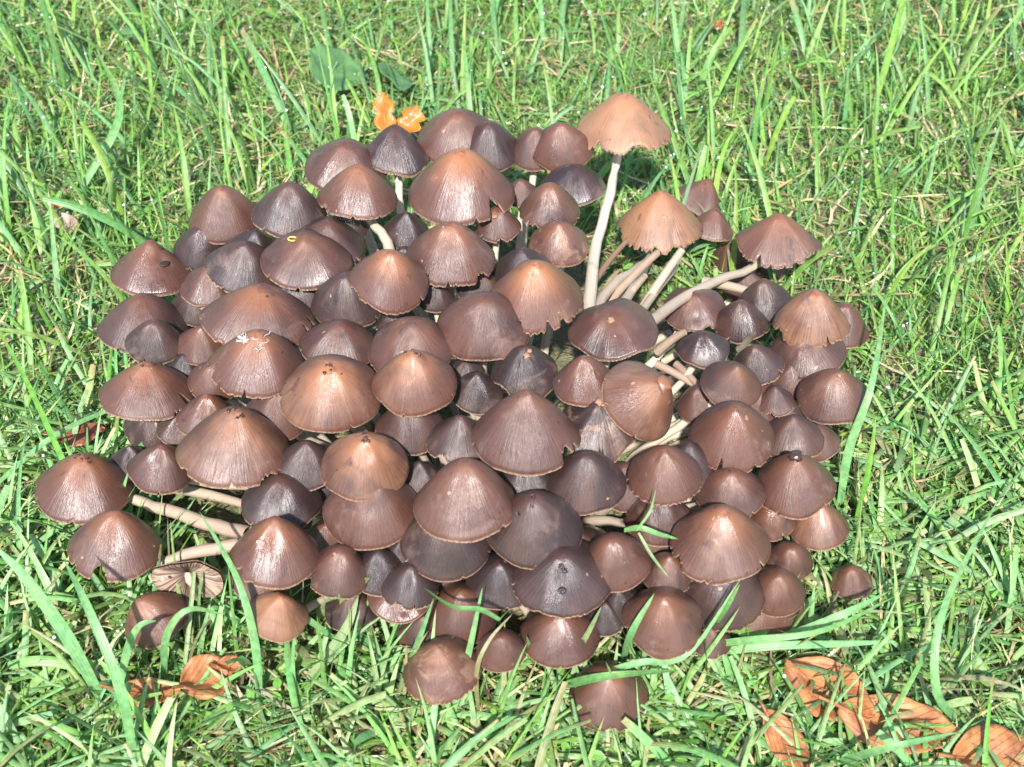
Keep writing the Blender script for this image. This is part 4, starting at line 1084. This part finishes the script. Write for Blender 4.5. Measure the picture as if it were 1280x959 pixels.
# ------------------------------------------------------------------ single blades that cross the caps
HB = [[0.165, 0.34, 0.13], [0.14, 0.30, 0.09], [0.20, 0.27, 0.11], [0.13, 0.31, 0.04], [0.26, 0.23, 0.11]]  # pale blade colours, lifted slightly for the brighter light near the camera
def hero(pts, wpx, ci, label, zs=None):
    """pts: [(px,py,z)] polyline from foot to tip; wpx widest width in photo px"""
    P = [on_ground(a, b, c) for a, b, c in pts]
    n = 14
    # Catmull-Rom
    out = []
    Q = [P[0] * 2 - P[1]] + P + [P[-1] * 2 - P[-2]]
    seg = len(P) - 1
    for i in range(n):
        t = i / (n - 1) * seg; k = min(int(t), seg - 1); f = t - k
        a, b, c, d = Q[k], Q[k + 1], Q[k + 2], Q[k + 3]
        out.append(0.5 * ((2 * b) + (c - a) * f + (2 * a - 5 * b + 4 * c - d) * f * f + (3 * b - a - 3 * c + d) * f ** 3))
    W = 0.85 * wpx * (out[n // 2] - CAM).length / FPX
    V = []; F = []; O = out[0]
    rs = random.Random(int(pts[0][0] * 7 + pts[0][1])); tw = rs.uniform(-.6, .6); tw0 = rs.uniform(-.4, .4)
    for i, p in enumerate(out):
        t = i / (n - 1)
        tg = (out[min(i + 1, n - 1)] - out[max(i - 1, 0)]).normalized()
        # face mostly upward and a bit to the south
        nn = Vector((0.1, -0.55, 0.8)); nn = (nn - tg * nn.dot(tg)).normalized()
        sd = tg.cross(nn); an = tw0 + tw * t
        s2 = sd * math.cos(an) + nn * math.sin(an); n2 = -sd * math.sin(an) + nn * math.cos(an)
        h = W / 2 * min(1, .65 + 1.2 * t) * (max(0, 1 - t ** 2.2)) ** .7 + .00005
        V += [p - O - s2 * h, p - O - n2 * h * .32, p - O + s2 * h]
    for i in range(n - 1):
        for j in range(2): F.append((i * 3 + j, i * 3 + j + 1, i * 3 + j + 4, i * 3 + j + 3))
    me = np_mesh('grass_blade', [tuple(v) for v in V], F, BLADEM)
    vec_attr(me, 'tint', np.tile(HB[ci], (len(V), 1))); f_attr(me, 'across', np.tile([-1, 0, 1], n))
    o = bpy.data.objects.new('grass_blade', me); o.location = O
    tag(link(o), label, 'grass blade', 'broad grass blades crossing the front of the clump')
hero([(566, 893, .005), (585, 820, .03), (603, 735, .055)], 11, 0, 'upright green blade with its tip in front of the lower centre caps')
hero([(500, 868, .005), (520, 810, .03), (542, 748, .05)], 12, 0, 'slanting green blade left of the upright one over the half buried cap')
hero([(556, 880, .003), (558, 800, .02), (567, 760, .03)], 5, 2, 'thin pale blade beside the slanting green blade over the half buried cap')
hero([(598, 890, .003), (596, 838, .03), (612, 800, .04), (640, 768, .045)], 7, 4, 'brownish drooping blade beside the narrow pinkish bell')
hero([(625, 775, .055), (600, 762, .055), (565, 758, .055), (530, 735, .045)], 9, 1, 'blade lying sideways beneath the dark purple brown cap')
hero([(396, 770, .01), (432, 740, .03), (463, 722, .045)], 22, 2, 'broad dull blade tip pointing at the grey brown bell cap')
hero([(385, 850, .004), (430, 790, .02), (448, 745, .03)], 16, 2, 'wide bent blade rising under the grey brown bell cap')
hero([(325, 880, .004), (318, 800, .03), (295, 720, .05), (250, 640, .055)], 15, 0, 'long arching blade crossing over the fallen stems at left')
hero([(420, 800, .012), (370, 765, .03), (330, 752, .03), (275, 745, .02)], 10, 0, 'blade lying across the tan low mushroom at the front left')
hero([(145, 880, .004), (160, 810, .03), (175, 782, .04), (195, 776, .04)], 13, 0, 'hooked pale blade below the toppled mushroom')
hero([(205, 850, .004), (208, 795, .03), (235, 762, .04), (280, 768, .03)], 11, 0, 'arched pale blade right of the hooked one at the front left')
hero([(880, 800, .01), (905, 765, .04), (925, 730, .055)], 8, 1, 'narrow blade leaning over the dark grooved cap at the lower right')
hero([(690, 860, .008), (760, 845, .03), (850, 838, .02)], 14, 1, 'horizontal pale blade lying over the frontmost mushroom')
hero([(740, 845, .02), (800, 828, .03), (860, 818, .03), (925, 725, .055)], 10, 0, 'long blade curving up from the bottom to the large shiny chestnut cap')
hero([(778, 830, .01), (790, 790, .04), (818, 742, .055)], 12, 0, 'pointed blade in front of the left side of the pointed lower front cap')
hero([(700, 845, .005), (730, 800, .03), (752, 758, .045)], 10, 2, 'blade crossing in front of the very wet dark mushroom')
hero([(668, 830, .004), (664, 815, .02), (658, 795, .035)], 9, 0, 'short upright blade left of the very wet dark mushroom')
hero([(780, 663, .065), (800, 660, .068), (825, 668, .066), (848, 674, .062)], 9, 1, 'short curled green blade lying on the pinkish grey cap')
hero([(795, 664, .068), (812, 640, .074), (820, 612, .078)], 4, 1, 'thin green blade tip standing on the pleated bell cap')
hero([(798, 666, .068), (815, 695, .062), (836, 722, .055)], 5, 2, 'thin withered blade hanging over the brown cap left of the shiny one')
hero([(965, 800, .008), (1000, 790, .02), (1060, 765, .03), (1110, 740, .03)], 14, 0, 'broad pale blade running right from below the drooping brown cap')
hero([(880, 818, .012), (960, 808, .02), (1050, 805, .02), (1120, 802, .02)], 13, 0, 'straight pale blade lying level at the lower right')
hero([(862, 808, .014), (940, 800, .025), (1030, 788, .03), (1120, 745, .03)], 11, 1, 'long blade sweeping right above the level one')
hero([(1050, 630, .006), (1062, 560, .03), (1090, 480, .055), (1108, 370, .07)], 14, 0, 'tall broad blade standing along the right edge of the clump')
hero([(1070, 650, .006), (1085, 590, .03), (1095, 520, .05)], 11, 3, 'shorter bright blade right beside the tall one on the right edge')
hero([(1045, 583, .02), (1020, 578, .03), (1000, 570, .04)], 7, 1, 'blade resting across the small red brown cap at the right edge')
hero([(1060, 600, .012), (1030, 600, .02), (1008, 610, .03)], 8, 0, 'pale blade between the knobbly cap and the small red brown cap')
hero([(20, 700, .008), (120, 620, .02), (190, 545, .03), (245, 530, .03)], 9, 1, 'long blade slanting up past the outermost left mushroom')
hero([(-20, 620, .006), (60, 550, .03), (130, 515, .03), (158, 510, .03)], 9, 0, 'curving pale blade reaching the orange brown left edge cap')
hero([(120, 660, .004), (90, 600, .03), (30, 470, .05), (-10, 400, .05)], 9, 3, 'bright lime blade slanting to the left of the outermost cap')
hero([(225, 470, .01), (205, 430, .03), (175, 405, .03)], 9, 2, 'pale blade squeezed between the left edge caps')
hero([(125, 870, .004), (80, 790, .03), (30, 720, .05), (-10, 680, .06)], 20, 0, 'very broad pale blade in the lower left corner region')
hero([(170, 960, .004), (150, 860, .04), (110, 760, .06), (80, 700, .06)], 16, 0, 'broad pale blade rising left of the front left mushroom')
hero([(1200, 905, .004), (1170, 860, .03), (1180, 760, .05), (1250, 620, .06)], 14, 0, 'long wide blade sweeping up right of the fallen brown leaves')
hero([(1080, 960, .004), (1150, 830, .03), (1190, 760, .04)], 10, 1, 'straight slim blade standing over the long brown leaf')
hero([(1040, 955, .004), (1110, 935, .03), (1200, 915, .03)], 12, 0, 'pale blade lying over the lower end of the long brown leaf')
hero([(590, 190, .01), (585, 110, .04), (578, 40, .06)], 9, 1, 'pale upright blade behind the rearmost bell cap')
hero([(100, 240, .01), (150, 140, .04), (120, 60, .06)], 12, 1, 'wide dark tipped blade in the upper left grass')
# thin stalk lying across a left cap
r_, c_ = by_label('dull brown mushroom right of the outermost')
Mw = Matrix.Translation(r_.location) @ c_.matrix_local
PP = [Mw @ cap_point(c_, a_, q_, .0012) for a_, q_ in ((-72, .95), (-62, .6), (-30, .42), (20, .42), (55, .6), (70, .95))]
O_ = PP[0].copy()
me = tube('dry_twig', [p_ - O_ for p_ in PP], [.00032] * 6, mat_plain('dark_stalk', (.06, .03, .02), .6), 6)
so_ = bpy.data.objects.new('dry_twig', me); so_.location = O_
tag(link(so_), 'thin dark dry stalk lying across a dull brown cap at the left', 'twig')
